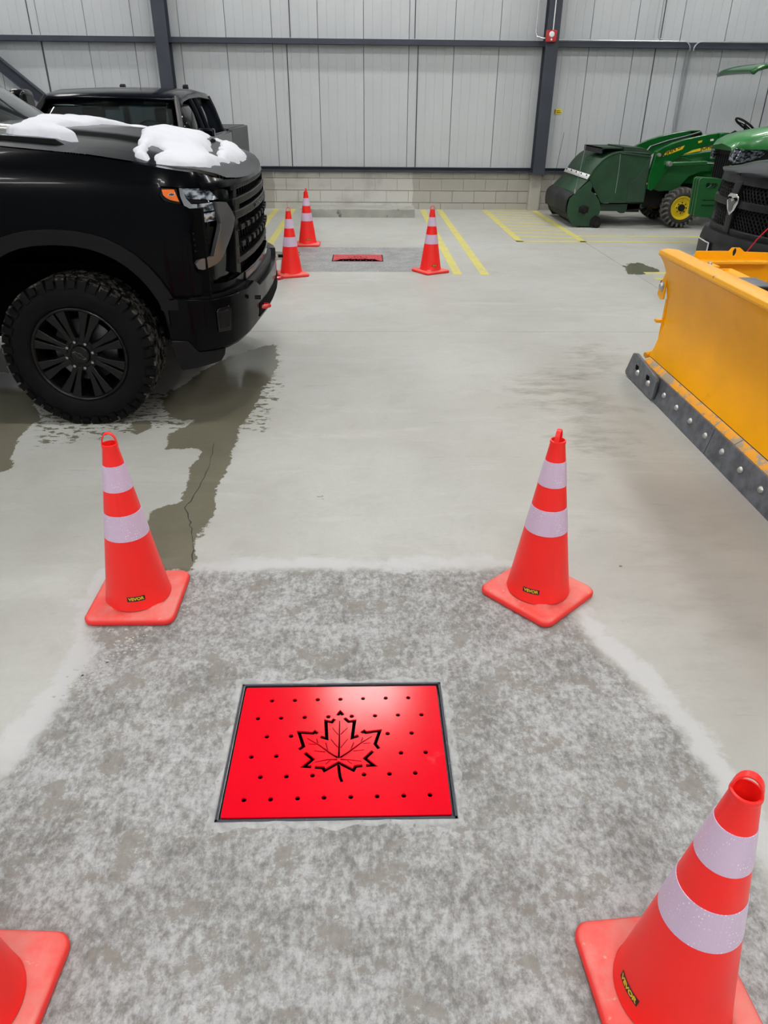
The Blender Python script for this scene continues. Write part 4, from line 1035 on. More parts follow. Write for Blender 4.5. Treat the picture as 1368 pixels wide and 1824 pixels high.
o = T2(MB().box(-.68, .68, 2.20, 2.22, 1.38, 1.73), 'rear_window', g_win2)
T2(MB().box(-.88, .88, -.55, -.1, 1.15, 1.31), 'dashboard', seat_m, bevel=.03)
T2(MB().box(-.85, .85, .5, 2.3, .5, .95), 'cab_floor', seat_m)
for x in (-.42, .42):
    T2(MB().box(x-.24, x+.24, .75, .90, .9, 1.42).box(x-.13, x+.13, .78, .87, 1.44, 1.62), 'seat', seat_m, bevel=.03)
T2(MB().lathe([(.17, 0), (.185, .01), (.19, .02), (.17, .03)], 24, (.40, 0, 1.32), 'y'), 'steering_wheel', seat_m)
T2(MB().box(-.09, .09, .03, .05, 1.60, 1.66), 'rear_view_mirror', seat_m)
T2(MB().box(-.92, .92, 2.46, 4.42, 1.345, 1.37), 'bed_cover', bed_m, bevel=.01)
T2(MB().box(-.92, .92, 4.40, 4.46, .55, 1.36), 'tailgate', bed_m, bevel=.01)
for x in (-.44, .40): T2(MB().prism([(2.36, 1.37), (2.44, 1.37), (2.44, 1.86), (2.41, 1.89), (2.36, 1.87)], x-.035, x+.035, 'x'), 'rack_post', trk_sat, bevel=.008)
T2(MB().box(-.90, .90, -1.72, -1.58, .45, .72), 'front_bumper', navy, bevel=.03)
T2(MB().box(-.62, .62, -1.62, -1.56, .74, 1.05), 'grille', trk_sat, bevel=.01)
for q in (-1, 1): T2(MB().box(min(q*.62, q*.88), max(q*.62, q*.88), -1.60, -1.50, .82, 1.03), 'headlight', lens_w, bevel=.01)
T2(MB().box(-.85, .85, -1.4, 4.4, .35, .55), 'chassis', trk_dk)
t2.location = (-2.755, 9.0, 0); t2.rotation_euler = (0, 0, R(1.7))

# ------------------------------------------------------------------ dark ram-nosed truck on the right, nose toward -x
RCV = [(3.42, 0), (3.44, .3), (3.49, .52), (3.58, .70), (3.74, .86), (3.98, .96), (4.3, 1.0), (9, 1.0)]
N2 = Nose(RCV, 7.1, 1)
rt = thing('pickup_truck', 'dark pickup with crosshair mesh grille behind the yellow snow plow, right edge', 'truck', (5.5, 7.1, 0))
hf = lambda s_: interp(abs(s_), [(0, 1.20), (.5, 1.185), (.75, 1.165), (1.0, 1.14), (1.3, 1.15), (2, 1.2), (3, 1.24), (9, 1.26)])
def rfn(u, v, w_): return N2.at(u, v, w_-.06*smooth(1.0, 1.22, v))
for q in (1, -1):
    pts = [(q*.72, .66), (q*.78, .98), (q*.83, 1.10), (q*1.0, 1.14), (q*1.3, 1.15), (q*2.0, 1.2), (q*5.8, 1.26), (q*5.8, .5), (q*2.62, .5), (q*2.5, .75), (q*2.25, .92), (q*1.9, .92), (q*1.65, .75), (q*1.52, .5), (q*1.2, .5), (q*1.0, .66)]
    surf_patch(pts[::q], rfn, .03, .05, .06).build('body_side', ram_p, rt, angle=50)
    surf_patch([(q*.76, .88), (q*.80, 1.10), (q*1.0, 1.125), (q*1.24, 1.12), (q*1.22, .95), (q*1.0, .88)][::q], rfn, .02, .05, None, .006).build('headlight', lens_w, rt, bevel=.004)
gp = lambda pts, w_, nm, mt, th=.04, du=.04, bv=.006: surf_patch(pts, lambda u, v, q: N2.at(u, v, q-.03*smooth(.95, 1.15, v)), th, du, .05, w_).build(nm, mt, rt, bevel=bv)
gz0, gz1 = .66, 1.13
gp([(-.80, gz0-.02), (.80, gz0-.02), (.84, gz1), (-.84, gz1)], -.05, 'grille_backing', trk_dk, bv=0)
gp([(-.74, 1.075), (.74, 1.075), (.80, 1.145), (.60, 1.165), (-.60, 1.165), (-.80, 1.145)], .02, 'grille_surround', ram_b)
gp([(-.62, .62), (.62, .62), (.72, .70), (-.72, .70)], .02, 'grille_surround', ram_b)
for q in (1, -1): gp([(q*.62, .62), (q*.70, .62), (q*.80, .80), (q*.82, 1.1), (q*.74, 1.1), (q*.72, .80)][::q], .02, 'grille_surround', ram_b)
gp([(-.76, .885), (.76, .885), (.77, .945), (-.77, .945)], .025, 'grille_crossbar', ram_b)
gp([(-.05, .64), (.05, .64), (.065, 1.10), (-.065, 1.10)], .030, 'grille_crossbar', ram_b)
# honeycomb mesh: diagonal wires
mb = MB()
for sgn in (1, -1):
    for k in range(-24, 25):
        pts = []
        for i in range(13):
            z = lerp(gz0, gz1-.02, i/12); u = k*.052+sgn*(z-.88)*.9
            if -.76 < u < .76: pts.append(N2.at(u, z, -.012-.03*smooth(.95, 1.15, z)))
        if len(pts) > 1: mb.tube(pts, .0055, 5)
mb.build('grille_mesh', mesh_m, rt, kind='stuff')
# emblem: chrome shield with ram head
fe = lambda u, v, q: N2.at(u*1.75-.03, .905+v*1.1, q)
sh = [(-.055, .065), (-.03, .085), (.03, .085), (.055, .065), (.058, .02), (.035, -.04), (0, -.085), (-.035, -.04), (-.058, .02)]
surf_patch(sh, fe, .012, .1, None, .045).build('emblem', chrome, rt, bevel=.004)
surf_patch([(-.03, .05), (0, .02), (.03, .05), (.038, .025), (.02, -.005), (.014, -.04), (0, -.055), (-.014, -.04), (-.02, -.005), (-.038, .025)], fe, .006, .1, None, .050).build('emblem_head', chrome_d, rt)
for q in (-1, 1): surf_patch([(q*.008, .045), (q*.03, .06), (q*.044, .045), (q*.04, .03), (q*.03, .045)][::q], fe, .004, .1, None, .054).build('emblem_horn', trk_dk, rt)
# hood
rows = []
for k, x in enumerate([3.40, 3.405, 3.42, 3.45, 3.5, 3.56, 3.64, 3.74, 3.86, 4.0, 4.2, 4.5, 4.8, 5.05]):
    hw = float(np.interp(x, [p[0]-.03 for p in RCV], [p[1] for p in RCV]))-.03 if x > 3.41 else .02
    hw = max(.02, hw); zb = interp(x, [(3.40, 1.165), (3.5, 1.20), (3.8, 1.245), (4.3, 1.29), (5.05, 1.33)])
    rows.append([(x, 7.1+hw*a_, zb-.085*abs(a_)**3*smooth(3.45, 3.9, x)-.02*abs(a_)**2+.018*smooth(.62, .5, abs(a_))*smooth(3.5, 3.7, x)) for a_ in np.linspace(-1, 1, 31)])
MB().grid(rows).build('hood', ram_p, rt, angle=45)
# bumper, plate
bp = lambda u, v, q: N2.at(u, v, .09+q-.05*smooth(.52, .34, v)-.03*smooth(.56, .66, v))
surf_patch([(-1.45, .60), (-1.3, .34), (-.9, .30), (.9, .30), (1.3, .34), (1.45, .60), (.9, .65), (-.9, .65)], bp, .06, .05, .05).build('front_bumper', ram_b, rt, angle=50)
surf_patch([(-.6, .36), (.6, .36), (.6, .46), (-.6, .46)], bp, .02, .05, None, .004).build('bumper_intake', trk_dk, rt)
pl = surf_patch([(.10, .40), (.41, .40), (.41, .55), (.10, .55)], lambda u, v, q: N2.at(u, v, .12+q), .01, .2, None, .0).build('licence_plate', white_p, rt)
surf_patch([(.108, .408), (.402, .408), (.402, .542), (.108, .542)], lambda u, v, q: N2.at(u, v, .12+q), .006, .2, None, .002).build('plate_centre', black_ink, rt)
# cab
o = MB().grid([[(lerp(5.05, 5.65, k/5)+.08*a_*a_, 7.1+a_*lerp(.86, .74, k/5), lerp(1.33, 1.82, k/5)) for a_ in np.linspace(-1, 1, 9)] for k in range(6)]).build('windshield', g_win2, rt, angle=60)
rows = [[(x, 7.1+hw, z-dz) for hw, dz in ((-.82, .10), (-.74, .0), (0, -.02), (.74, .0), (.82, .10))] for x, z in ((5.6, 1.82), (6.0, 1.88), (7.2, 1.88), (7.9, 1.84))]
MB().grid(rows).build('roof', ram_p, rt, angle=60)
for q in (-1, 1):
    MB().tube([(5.1, 7.1+q*.9, 1.28), (5.65, 7.1+q*.79, 1.80)], .035, 8).build('windshield_pillar', ram_p, rt)
    MB().grid([[(x, 7.1+q*hw, z) for x in np.linspace(xa, 7.9, 4)] for xa, hw, z in ((5.15, .95, 1.26), (5.62, .80, 1.78))]).build('side_window', g_win2, rt)
    for x in (4.55, 8.1):
        MB().lathe([(.0, 7.1+q*.70), (.36, 7.1+q*.70), (.39, 7.1+q*.76), (.39, 7.1+q*.92), (.36, 7.1+q*.97), (.25, 7.1+q*.97), (.23, 7.1+q*.92), (.0, 7.1+q*.90)], 40, (x, 0, .39), 'y').build('wheel', rub, rt)
MB().box(3.75, 9.0, 6.45, 7.75, .38, .9).build('chassis', trk_dk, rt)
MB().box(7.9, 9.2, 6.12, 8.08, .55, 1.25).build('cargo_bed', ram_p, rt, bevel=.02)
cbl = [(3.62, 6.10, 1.02), (3.45, 6.12, .93), (3.32, 6.18, .84), (3.28, 6.25, .74), (3.25, 6.32, .62), (3.2, 6.3, .5), (3.1, 6.1, .46)]
tag(MB().tube(cbl, .006, 6).build('cable', hook_m), 'thin red cable hanging in front of the dark truck bumper', 'cable')

# ------------------------------------------------------------------ yellow snow plow
pw = thing('snow_plow', 'bright yellow snow plow blade with worn grey cutting edge at the right of the frame', 'snow plow', (2.1, 3.6, 0))
prof = [(1.925, .127), (1.955, .150), (1.990, .171), (2.012, .235), (2.028, .306), (2.040, .418), (2.036, .52), (2.020, .62), (1.995, .722), (1.965, .79), (1.935, .835)]
YB0, YB1 = 2.15, 4.86
# moldboard: lower strip and upper sheet with the hinge seam between
def sheet(pr, th, y0, y1, name, mt, **k):
    P2 = [Vector(p) for p in pr]; back = []
    for i, p in enumerate(P2):
        d = (P2[min(i+1, len(P2)-1)]-P2[max(0, i-1)]).normalized(); back.append(p+Vector((d.y, -d.x))*th)
    return MB().prism([tuple(p) for p in P2]+[tuple(p) for p in reversed(back)], y0, y1).build(name, mt, pw, **k)
rows = []
up = prof[2:]
def spl(pr, n=5):
    o = []
    for i in range(len(pr)-1):
        p0, p1, p2, p3 = [Vector(pr[max(0, min(len(pr)-1, j))]) for j in (i-1, i, i+1, i+2)]
        for k in range(n):
            t_ = k/n; o.append(tuple(.5*((2*p1)+(p2-p0)*t_+(2*p0-5*p1+4*p2-p3)*t_**2+(3*p1-p0-3*p2+p3)*t_**3)))
    return o+[tuple(pr[-1])]
sheet(spl(up), .008, YB0, YB1, 'moldboard', plow_m, angle=40)
for y0, y1 in ((3.427, YB1-.02), (YB0, 3.421)):
    sheet([(1.918, .10), (1.955, .143), (1.988, .166)], .012, y0, y1, 'trip_edge', plow_dust)
MB().tube([(1.992, YB0, .1685), (1.992, YB1-.02, .1685)], .0035, 6).build('seam_dark_rod', dark, pw)  # dark rod set in the seam to stand for shade in the gap
# top lip
MB().prism([(1.935, .835), (1.928, .850), (1.935, .872), (1.985, .880), (2.06, .872), (2.055, .860), (1.99, .862), (1.955, .845)], YB0, YB1+.03).build('top_rail', plow_edge, pw, bevel=.004)
# cutting edge in two lengths
for y0, y1 in ((3.60, 4.90), (YB0, 3.594)):
    MB().prism([(1.885, .0), (1.902, .0), (1.932, .152), (1.916, .156)], y0, y1).build('cutting_edge', edge_m, pw, bevel=.002)
for y in (4.29, 4.08, 3.868, 3.656, 3.44, 3.225, 3.01, 2.80, 2.59, 2.38):
    MB().lathe([(.0, -.013), (.010, -.011), (.017, -.004), (.019, .003)], 14, (0, 0, 0), 'x').build('bolt', bolt_m, pw, org=None)
    o = COL.objects[-1] if False else bpy.data.objects[[k for k in bpy.data.objects.keys() if k.startswith('bolt')][-1]]
    o.location = Vector((1.900, y, .088))-pw.location
# curb guard
gd = [(4.43, .01), (4.40, .02), (4.385, .15), (4.40, .168), (4.80, .205), (4.86, .19), (4.955, .03), (4.94, .01)]
MB().prism(gd, 1.872, 1.892, 'x').build('curb_guard', edge_m, pw, bevel=.004)
for yy in (4.74, 4.53):
    MB().box(1.868, 1.8735, yy-.022, yy+.022, .108, .138).build('guard_slot', trk_dk, pw)
    o = MB().lathe([(.0, -.016), (.012, -.013), (.020, -.004), (.022, .004)], 14, (1.870, yy-.03, .095), 'x').build('bolt', bolt_m, pw)
# side ribs, brackets at the end
rib = [(p[0]+.006, p[1]) for p in prof[2:]]+[(2.06, .86), (2.16, .70), (2.19, .45), (2.13, .2), (2.03, .14)]
for y in (4.845, 4.2, 3.5, 2.8, 2.2): MB().prism(rib, y-.005, y+.005).build('rib', plow_m, pw)
MB().prism([(4.87, .75), (4.90, .70), (4.955, .63), (4.96, .57), (4.90, .55), (4.85, .56), (4.85, .76)], 2.00, 2.012, 'x').build('marker_bracket', plow_m, pw, bevel=.003)
MB().lathe([(.0, -.02), (.018, -.018), (.024, -.008), (.032, -.004), (.032, .004)], 16, (2.0, 4.895, .635), 'x').build('bolt', bolt_m, pw)
MB().box(2.015, 2.05, 4.955, 4.985, .57, .66).box(2.015, 2.03, 4.87, 4.89, .66, .84).build('rubber_pad', trk_sat, pw, bevel=.006)
MB().box(1.99, 2.05, 4.86, 4.90, .40, .42).box(2.03, 2.06, 4.855, 4.875, .26, .56).build('end_hinge', plow_edge, pw, bevel=.003)
MB().tube([(1.97, 4.885, .165), (2.02, 4.90, .175)], .022, 10).build('trip_pin', plow_edge, pw)
# rear beams
MB().box(2.40, 2.50, 2.2, 5.0, .60, .735).build('push_beam', plow_m, pw, bevel=.012)
MB().prism([(2.16, .70), (2.30, .745), (2.44, .745), (2.44, .60), (2.2, .56)], 4.92, 4.93).prism([(2.06, .80), (2.40, .76), (2.40, .66), (2.1, .6)], 4.3, 4.31).build('gusset', plow_m, pw)
lift = [(2.30, .745), (2.315, .812), (2.545, .812), (2.562, .835), (2.618, .835), (2.655, .808), (3.15, .795), (3.15, .50), (2.30, .50)]
slot = [(2.585+.014*math.cos(2*PI*k/14), .806+.028*math.sin(2*PI*k/14)) for k in range(14)]
me = curve2d([lift, slot], .012); me.transform(Matrix(((1, 0, 0, 0), (0, 0, -1, 5.2), (0, 1, 0, 0), (0, 0, 0, 1)))); setorg(me, pw['_o'])
link('lift_plate', me, plow_m, pw)
MB().box(2.30, 2.84, 5.12, 5.20, .738, .756).build('lift_flange', plow_edge, pw, bevel=.002)
MB().box(2.24, 2.40, 4.98, 5.13, .735, .752).build('frame_tab', plow_edge, pw, bevel=.003)
MB().box(2.20, 3.3, 5.14, 5.22, .20, .50).box(2.5, 3.5, 3.5, 3.65, .2, .4).box(3.1, 3.2, 2.6, 5.2, .2, .42).build('a_frame', plow_m, pw, bevel=.01)
for x in (2.24, 2.36): MB().lathe([(.0, .768), (.014, .766), (.018, .752)], 10, (x, 5.05, 0), 'z').build('bolt', bolt_m, pw)
MB().box(2.22, 2.36, 4.46, 4.50, .66, .775).box(2.22, 2.40, 4.12, 4.16, .60, .80).box(2.22, 2.40, 4.12, 4.50, .765, .778).build('lamp_bracket', trk_sat, pw, bevel=.008)
MB().box(2.235, 2.385, 4.17, 4.46, .779, .785).build('bracket_top', edge_m, pw)

# ------------------------------------------------------------------ bucket sweeper on the loader tractor
sw = thing('bucket_sweeper', 'dull green bucket sweeper with black rubber flap and white strip on the loader arms', 'sweeper', (3.7, 12.7, 0))
SY0, SY1 = 12.07, 13.50
hop_side = [(3.469,0.701),(3.532,0.837),(3.611,0.937),(3.724,1.018),(3.905,1.061),(4.364,1.047),(4.372,1.005),(4.379,0.37),(4.092,0.361),(3.705,0.366),(3.58,0.527)]
arcp = [(3.459,0.694),(3.468,0.708),(3.519,0.816),(3.585,0.901),(3.667,0.979),(3.776,1.036),(3.904,1.068),(4.125,1.062),(4.364,1.047)]
for y0 in (SY0+.012, SY1-.03): MB().prism(hop_side, y0, y0+.018).build('hopper_side', sw_green, sw)
rows = [[(x, SY0, z), (x, SY1, z)] for x, z in spl(arcp, 4)]
o = MB().grid(rows).build('hopper_shell', sw_green, sw, angle=60); m_ = o.modifiers.new('s', 'SOLIDIFY'); m_.thickness = .014; m_.offset = 1
# pressed panel and rims on the side
rim_ = [(3.469,0.701),(3.705,0.366),(4.09,0.368),(4.107,0.413),(4.111,0.618),(4.136,0.654),(4.193,0.691),(4.289,0.863),(4.372,1.005)]
MB().tube([(x, SY0+.008, z) for x, z in rim_], .009, 6).build('side_rib', sw_green2, sw)
ir = [(3.906,1.058),(4.371,1.012)]
MB().tube([(x, SY0+.006, z) for x, z in ir], .012, 6).tube([(x, SY0+.006, z) for x, z in spl(arcp, 3)], .008, 6).build('side_rib', sw_green2, sw)
ib = [(3.893,1.044),(3.908,0.818),(3.906,0.5)]
MB().tube([(x, SY0+.008, z) for x, z in ib], .004, 5).build('side_wire', galv, sw)
rear = [(4.371,1.012),(4.289,0.863),(4.193,0.691),(4.136,0.654),(4.111,0.618),(4.097,0.376),(4.373,0.377)]
MB().prism(rear, SY0+.0, SY0+.012).build('rear_side_plate', sw_green2, sw, bevel=.003)
hx = [p[0] for p in hop_side]; xr = max(hx)
MB().box(xr-.06, xr, SY0+.03, SY1-.03, .42, 1.05).build('hopper_back', sw_green2, sw)
lid = [(3.929,1.148),(4.23,1.133),(4.357,1.082),(4.363,1.053),(3.951,1.068)]
MB().prism(lid, SY0+.02, SY0+.85).build('lid_frame', sw_green2, sw, bevel=.004)
lb = [(3.649,1.095),(3.951,1.072),(3.942,1.124),(3.64,1.146)]
MB().box(3.60, 3.625, SY0+.06, SY0+1.0, 1.05, 1.13).build('lid_opening', sw_black, sw)
MB().box(3.60, 4.0, SY0+.06, SY0+1.0, 1.115, 1.13).build('lid', sw_green2, sw)
# brush housing: two cheek plates, curved hood, white strip, flap, brush
ck = [(3.473,0.679),(3.526,0.614),(3.515,0.534),(3.587,0.483),(3.665,0.395),(3.706,0.292),(3.696,0.202),(3.644,0.111),(3.593,0.019),(3.298,0.018),(3.228,0.109),(3.179,0.229),(3.175,0.319),(3.193,0.422),(3.264,0.489)]
for y0 in (SY0, SY1-.014): MB().prism(ck, y0-.02, y0-.006).build('brush_cheek', sw_green, sw, bevel=.003)
hoodp = [(3.467,0.694),(3.377,0.599),(3.262,0.482)]
flapp = [(3.262,0.482),(3.185,0.422),(3.162,0.319),(3.172,0.199)]
def curtain(pr, name, mt, th=.012):
    o = MB().grid([[(x, SY0, z), (x, SY1, z)] for x, z in spl(pr, 4)]).build(name, mt, sw, angle=60); m_ = o.modifiers.new('s', 'SOLIDIFY'); m_.thickness = th; return o
curtain(hoodp, 'brush_hood', sw_green)
curtain(flapp, 'rubber_flap', sw_black, .016)
wsx = [(3.466,0.758),(3.431,0.693)]
MB().add([(wsx[0][0], SY0-.02, wsx[0][1]), (wsx[0][0], SY1+.02, wsx[0][1]), (wsx[1][0], SY1+.02, wsx[1][1]), (wsx[1][0], SY0-.02, wsx[1][1])], [(0, 1, 2, 3)]).build('white_strip', white_p, sw).modifiers.new('s', 'SOLIDIFY').thickness = .01
for k in range(5):
    y = lerp(SY0+.08, SY1-.1, k/4); x, z = lerp(wsx[0][0], wsx[1][0], .3), lerp(wsx[0][1], wsx[1][1], .3)
    MB().lathe([(.0, -.012), (.014, -.01), (.014, 0)], 8, (x-.012, y, z+.008), 'x').build('strip_bolt', sw_black, sw)
bx_, bz_ = 3.437, 0.263
MB().lathe([(.0, SY0+.0), (.24, SY0+.0), (.24, SY1-.02), (.0, SY1-.02)], 30, (bx_, 0, max(.25, bz_)), 'y').build('rotary_brush', sw_black, sw, angle=20)
MB().lathe([(.0, SY0-.07), (.03, SY0-.07), (.035, SY0-.05), (.06, SY0-.045), (.06, SY0-.02)], 16, (bx_, 0, bz_), 'y').box(bx_-.075, bx_+.075, SY0-.035, SY0-.018, bz_-.04, bz_+.04).build('bearing', mach, sw)
cx_ = 3.671
cs = [(3.571,0.128),(3.628,0.181),(3.697,0.159),(3.738,0.083),(3.721,0.007),(3.622,0.007),(3.56,0.037)]
MB().prism(cs, SY0-.045, SY0-.022).build('caster_plate', mach, sw, bevel=.003)
MB().lathe([(.0, SY0-.075), (.035, SY0-.075), (.045, SY0-.07), (.045, SY0-.05), (.0, SY0-.05)], 18, (cx_, 0, .045), 'y').build('caster', mach, sw)
MB().lathe([(.0, SY1+.06), (.035, SY1+.06), (.045, SY1+.04), (.0, SY1+.03)], 18, (cx_, 0, .045), 'y').build('caster', mach, sw)
uf = [(3.691,0.336),(4.38,0.34),(4.391,0.28),(4.152,0.249),(4.119,0.204),(4.054,0.203),(4,0.233),(3.723,0.232)]
MB().prism(uf, SY0+.08, SY0+.16).prism(uf, SY1-.16, SY1-.08).build('underframe', sw_green2, sw)
for k in (0, 1):
    y = SY0+.01 if k == 0 else SY1
    a_ = (3.258,12.05,0.557)
    b_ = (3.281,12.05,0.787)
    c_ = (3.346,12.05,1.228)
    yy = 12.03 if k == 0 else 13.5
    MB().tube([(a_[0], yy, a_[2]-.06), (a_[0], yy, a_[2])], .012, 6).build('whip_holder', galv, sw)
    MB().tube([(a_[0], yy, a_[2]), (lerp(a_[0], c_[0], .5), yy, lerp(a_[2], c_[2], .5)), (c_[0], yy, c_[2]+.06)], .0035, 5).build('marker_whip', sw_green2 if k else galv, sw)
lp = [(4.392,0.687),(4.439,0.665),(4.406,0.614),(4.365,0.636)]
MB().prism(lp, SY0-.006, SY0+.0).build('warning_decal', M('orange_decal', (.75, .35, .2), .5), sw)
# lettering pressed into the hopper front
lt = text_mesh('Cardi', .17, .003, .001, 1.1)
A_ = [p for p in spl(arcp, 4)]
Ls_ = [0]
for a_, b_ in zip(A_, A_[1:]): Ls_.append(Ls_[-1]+math.hypot(b_[0]-a_[0], b_[1]-a_[1]))
for v in lt.vertices:
    q = .30+v.co.y; x = float(np.interp(q, Ls_, [p[0] for p in A_])); z = float(np.interp(q, Ls_, [p[1] for p in A_])); v.co = Vector((x-.010-v.co.z, 12.70-v.co.x, z+.008+v.co.z))
setorg(lt, sw['_o']); link('pressed_lettering', lt, M('pressed_letter_green', (.014, .06, .024), .6), sw)  # letters in a slightly lighter green than the hopper

# ------------------------------------------------------------------ green loader tractor
tt = thing('loader_tractor', 'green loader tractor with yellow wheels and canopy, carrying the bucket sweeper', 'tractor', (6.2, 12.65, 0))
NY, FY = 12.02, 13.10
arm = [(4.423,1.088),(4.494,1.133),(4.654,1.201),(4.829,1.256),(5.083,1.311),(5.341,1.346),(5.474,1.347),(5.527,1.296),(5.465,1.166),(5.349,1.149),(5.126,1.123),(4.948,1.079),(4.798,1.026),(4.683,0.934),(4.605,0.788),(4.525,0.64),(4.449,0.54),(4.384,0.564),(4.37,0.737),(4.4,0.932)]
arm2 = [(4.521,0.933),(4.697,0.994),(4.883,1.007),(5.169,0.937),(5.343,0.89),(5.446,0.915),(5.47,0.818),(5.199,0.811),(5.023,0.741),(4.875,0.542),(4.602,0.528),(4.471,0.565)]
MB().prism(arm, NY, NY+.10).build('loader_arm', jd_green, tt, bevel=.008)
MB().prism(arm, FY, FY+.10).build('loader_arm', jd_green, tt, bevel=.008)
MB().prism(arm2, NY+.10, NY+.13).build('arm_side_plate', jd_greend, tt, bevel=.004)
MB().tube([(4.416, NY+.05, .62), (4.416, FY+.05, .62)], .06, 12).build('cross_tube', jd_green, tt)
mast = [(5.31,1.341),(5.493,1.324),(5.525,1.272),(5.528,1.131),(5.548,0.94),(5.576,0.72),(5.381,0.731),(5.364,0.938),(5.361,1.13)]
MB().prism(mast, NY-.03, NY+.0).prism(mast, NY+.12, NY+.15).build('loader_mast', jd_green, tt, bevel=.005)
MB().prism(mast, FY+.0, FY+.14).build('loader_mast', jd_green, tt, bevel=.005)
MB().box(5.35, 5.65, NY-.02, FY+.1, .50, .76).build('loader_frame', jd_green, tt, bevel=.01)
cy = [(4.629,0.924),(4.937,0.938),(5.192,0.945),(5.452,0.93)]
MB().tube([(cy[0][0], NY-.06, cy[0][1]), (cy[2][0], NY-.06, cy[2][1])], .028, 12).build('lift_cylinder', jd_green, tt)
MB().tube([(cy[2][0], NY-.06, cy[2][1]), (cy[3][0], NY-.06, cy[3][1])], .014, 10).build('cylinder_rod', chrome, tt)
for p in (cy[0], cy[3]): MB().lathe([(.0, NY-.10), (.03, NY-.10), (.035, NY-.09), (.035, NY)], 14, (p[0], 0, p[1]), 'y').build('pivot_pin', bolt_m, tt)
for p in [(5.402,1.277),(4.46,1.042)]: MB().lathe([(.0, NY-.05), (.022, NY-.05), (.026, NY-.04), (.026, NY)], 12, (p[0], 0, p[1]), 'y').build('pivot_pin', bolt_m, tt)
for p in [(5.436,1.044),(5.47,0.984),(5.47,0.742)]: MB().lathe([(.0, NY-.033), (.018, NY-.033), (.018, NY-.028)], 12, (p[0], 0, p[1]), 'y').build('mast_hole', trk_dk, tt)
for q in (0, .05): MB().tube([(x, NY+.2+q, z) for x, z in [(4.356,1.082),(4.399,1.141),(4.655,1.222),(4.913,1.283),(5.13,1.344)]], .012, 6).build('hydraulic_hose', galv if q else mach, tt)
# decals on the arm
for pl_ in ([(4.523,1.017),(4.57,1.089),(4.833,1.174),(4.805,1.121)], [(4.834,1.05),(4.968,1.111),(5.344,1.201),(5.359,1.139),(5.027,1.09)], [(5.021,1.231),(5.085,1.246),(5.078,1.218),(5.033,1.203)]):
    MB().prism(pl_, NY-.003, NY+.004).build('arm_decal', jd_yel, tt)
MB().prism([(5.202,1.258),(5.248,1.266),(5.254,1.24),(5.208,1.233)], NY-.003, NY+.004).build('arm_label', white_p, tt)
for txt, (u0, z0), sz_, rot_ in (('JOHN DE', (5.251,1.165), .085, 10), ('JOHN D', (4.643,1.101), .085, 28)):
    tm = text_mesh(txt, sz_, .001, .002, 1.0)
    tm.transform(Matrix.Translation((u0, NY-.006, z0))@Matrix.Rotation(R(rot_), 4, 'Y').inverted()@Matrix.Rotation(PI/2, 4, 'X')); setorg(tm, tt['_o'])
    link('lettering', tm, black_ink, tt)
# front wheels
def ag_wheel(root, x, y0, Ro, W, face, rim_r, lug=22):
    s_ = 1 if face < 0 else -1; Y = lambda d: y0+s_*d; o3 = (x, 0, Ro)
    MB().lathe([(rim_r, Y(.03)), (rim_r+.02, Y(.008)), (Ro-.10, Y(-.004)), (Ro-.05, Y(.012)), (Ro-.03, Y(.05)), (Ro-.025, Y(W/2)), (Ro-.03, Y(W-.05)), (Ro-.05, Y(W-.012)), (Ro-.1, Y(W)), (rim_r, Y(W-.02))], 48, o3, 'y').build('tire', ag_tire, root, angle=50)
    tb = MB()
    for k in range(lug):
        for e, ph in ((0, 0), (1, .5)):
            a_ = 2*PI*(k+ph)/lug; vs = []
            d0, d1 = (.004, W*.56) if e == 0 else (W-.004, W*.44)
            for r0, r1, dd, aa, ww in ((Ro-.075, Ro-.028, d0, a_, .055), (Ro-.04, Ro-.004, lerp(d0, d1, .25), a_+.06, .055), (Ro-.035, Ro, d1, a_+.26, .045)):
                for rr in (r0, r1):
                    for t2 in (-ww, ww): vs.append((o3[0]+rr*math.cos(aa+t2), Y(dd), o3[2]+rr*math.sin(aa+t2)))
            tb.add(vs, [(0,1,3,2),(0,2,6,4),(1,5,7,3),(2,3,7,6),(0,4,5,1),(4,6,10,8),(5,9,11,7),(6,7,11,10),(8,10,11,9),(4,8,9,5)])
    tb.build('tread_lugs', ag_lug, root, kind='stuff')
    MB().lathe([(rim_r+.012, Y(.02)), (rim_r+.004, Y(.006)), (rim_r-.012, Y(.012)), (rim_r-.03, Y(.05)), (rim_r*.62, Y(.06)), (rim_r*.55, Y(.045)), (rim_r*.36, Y(.04)), (rim_r*.30, Y(.05))], 36, o3, 'y').build('rim', jd_yel, root, angle=30)
    MB().lathe([(.0, Y(.0)), (rim_r*.26, Y(.005)), (rim_r*.30, Y(.02)), (rim_r*.30, Y(.06))], 18, o3, 'y').build('hub', mach, root)
    for k in range(8):
        a_ = 2*PI*k/8; MB().lathe([(.0, Y(.03)), (.010, Y(.032)), (.010, Y(.05))], 6, (o3[0]+rim_r*.46*math.cos(a_), 0, o3[2]+rim_r*.46*math.sin(a_)), 'y').build('wheel_bolt', mach, root)
ag_wheel(tt, 4.975, 12.0, .298, .22, -1, .165); ag_wheel(tt, 4.975, 13.25, .298, .22, 1, .165)
ag_wheel(tt, 6.65, 11.95, .52, .36, -1, .30, 24); ag_wheel(tt, 6.65, 13.35, .52, .36, 1, .30, 24)
MB().tube([(4.975, 12.1, .30), (4.975, 13.2, .30)], .06, 10).box(4.5, 6.6, 12.45, 12.85, .30, .62).box(4.30, 4.75, 12.3, 13.0, .28, .62).build('chassis', mach, tt, bevel=.01)
MB().box(4.15, 4.35, 12.15, 13.1, .22, .60).tube([(3.9, 12.3, .30), (4.6, 12.4, .34)], .03, 8).tube([(3.9, 12.95, .30), (4.6, 12.9, .34)], .03, 8).build('hitch_frame', mach, tt)
rows = []
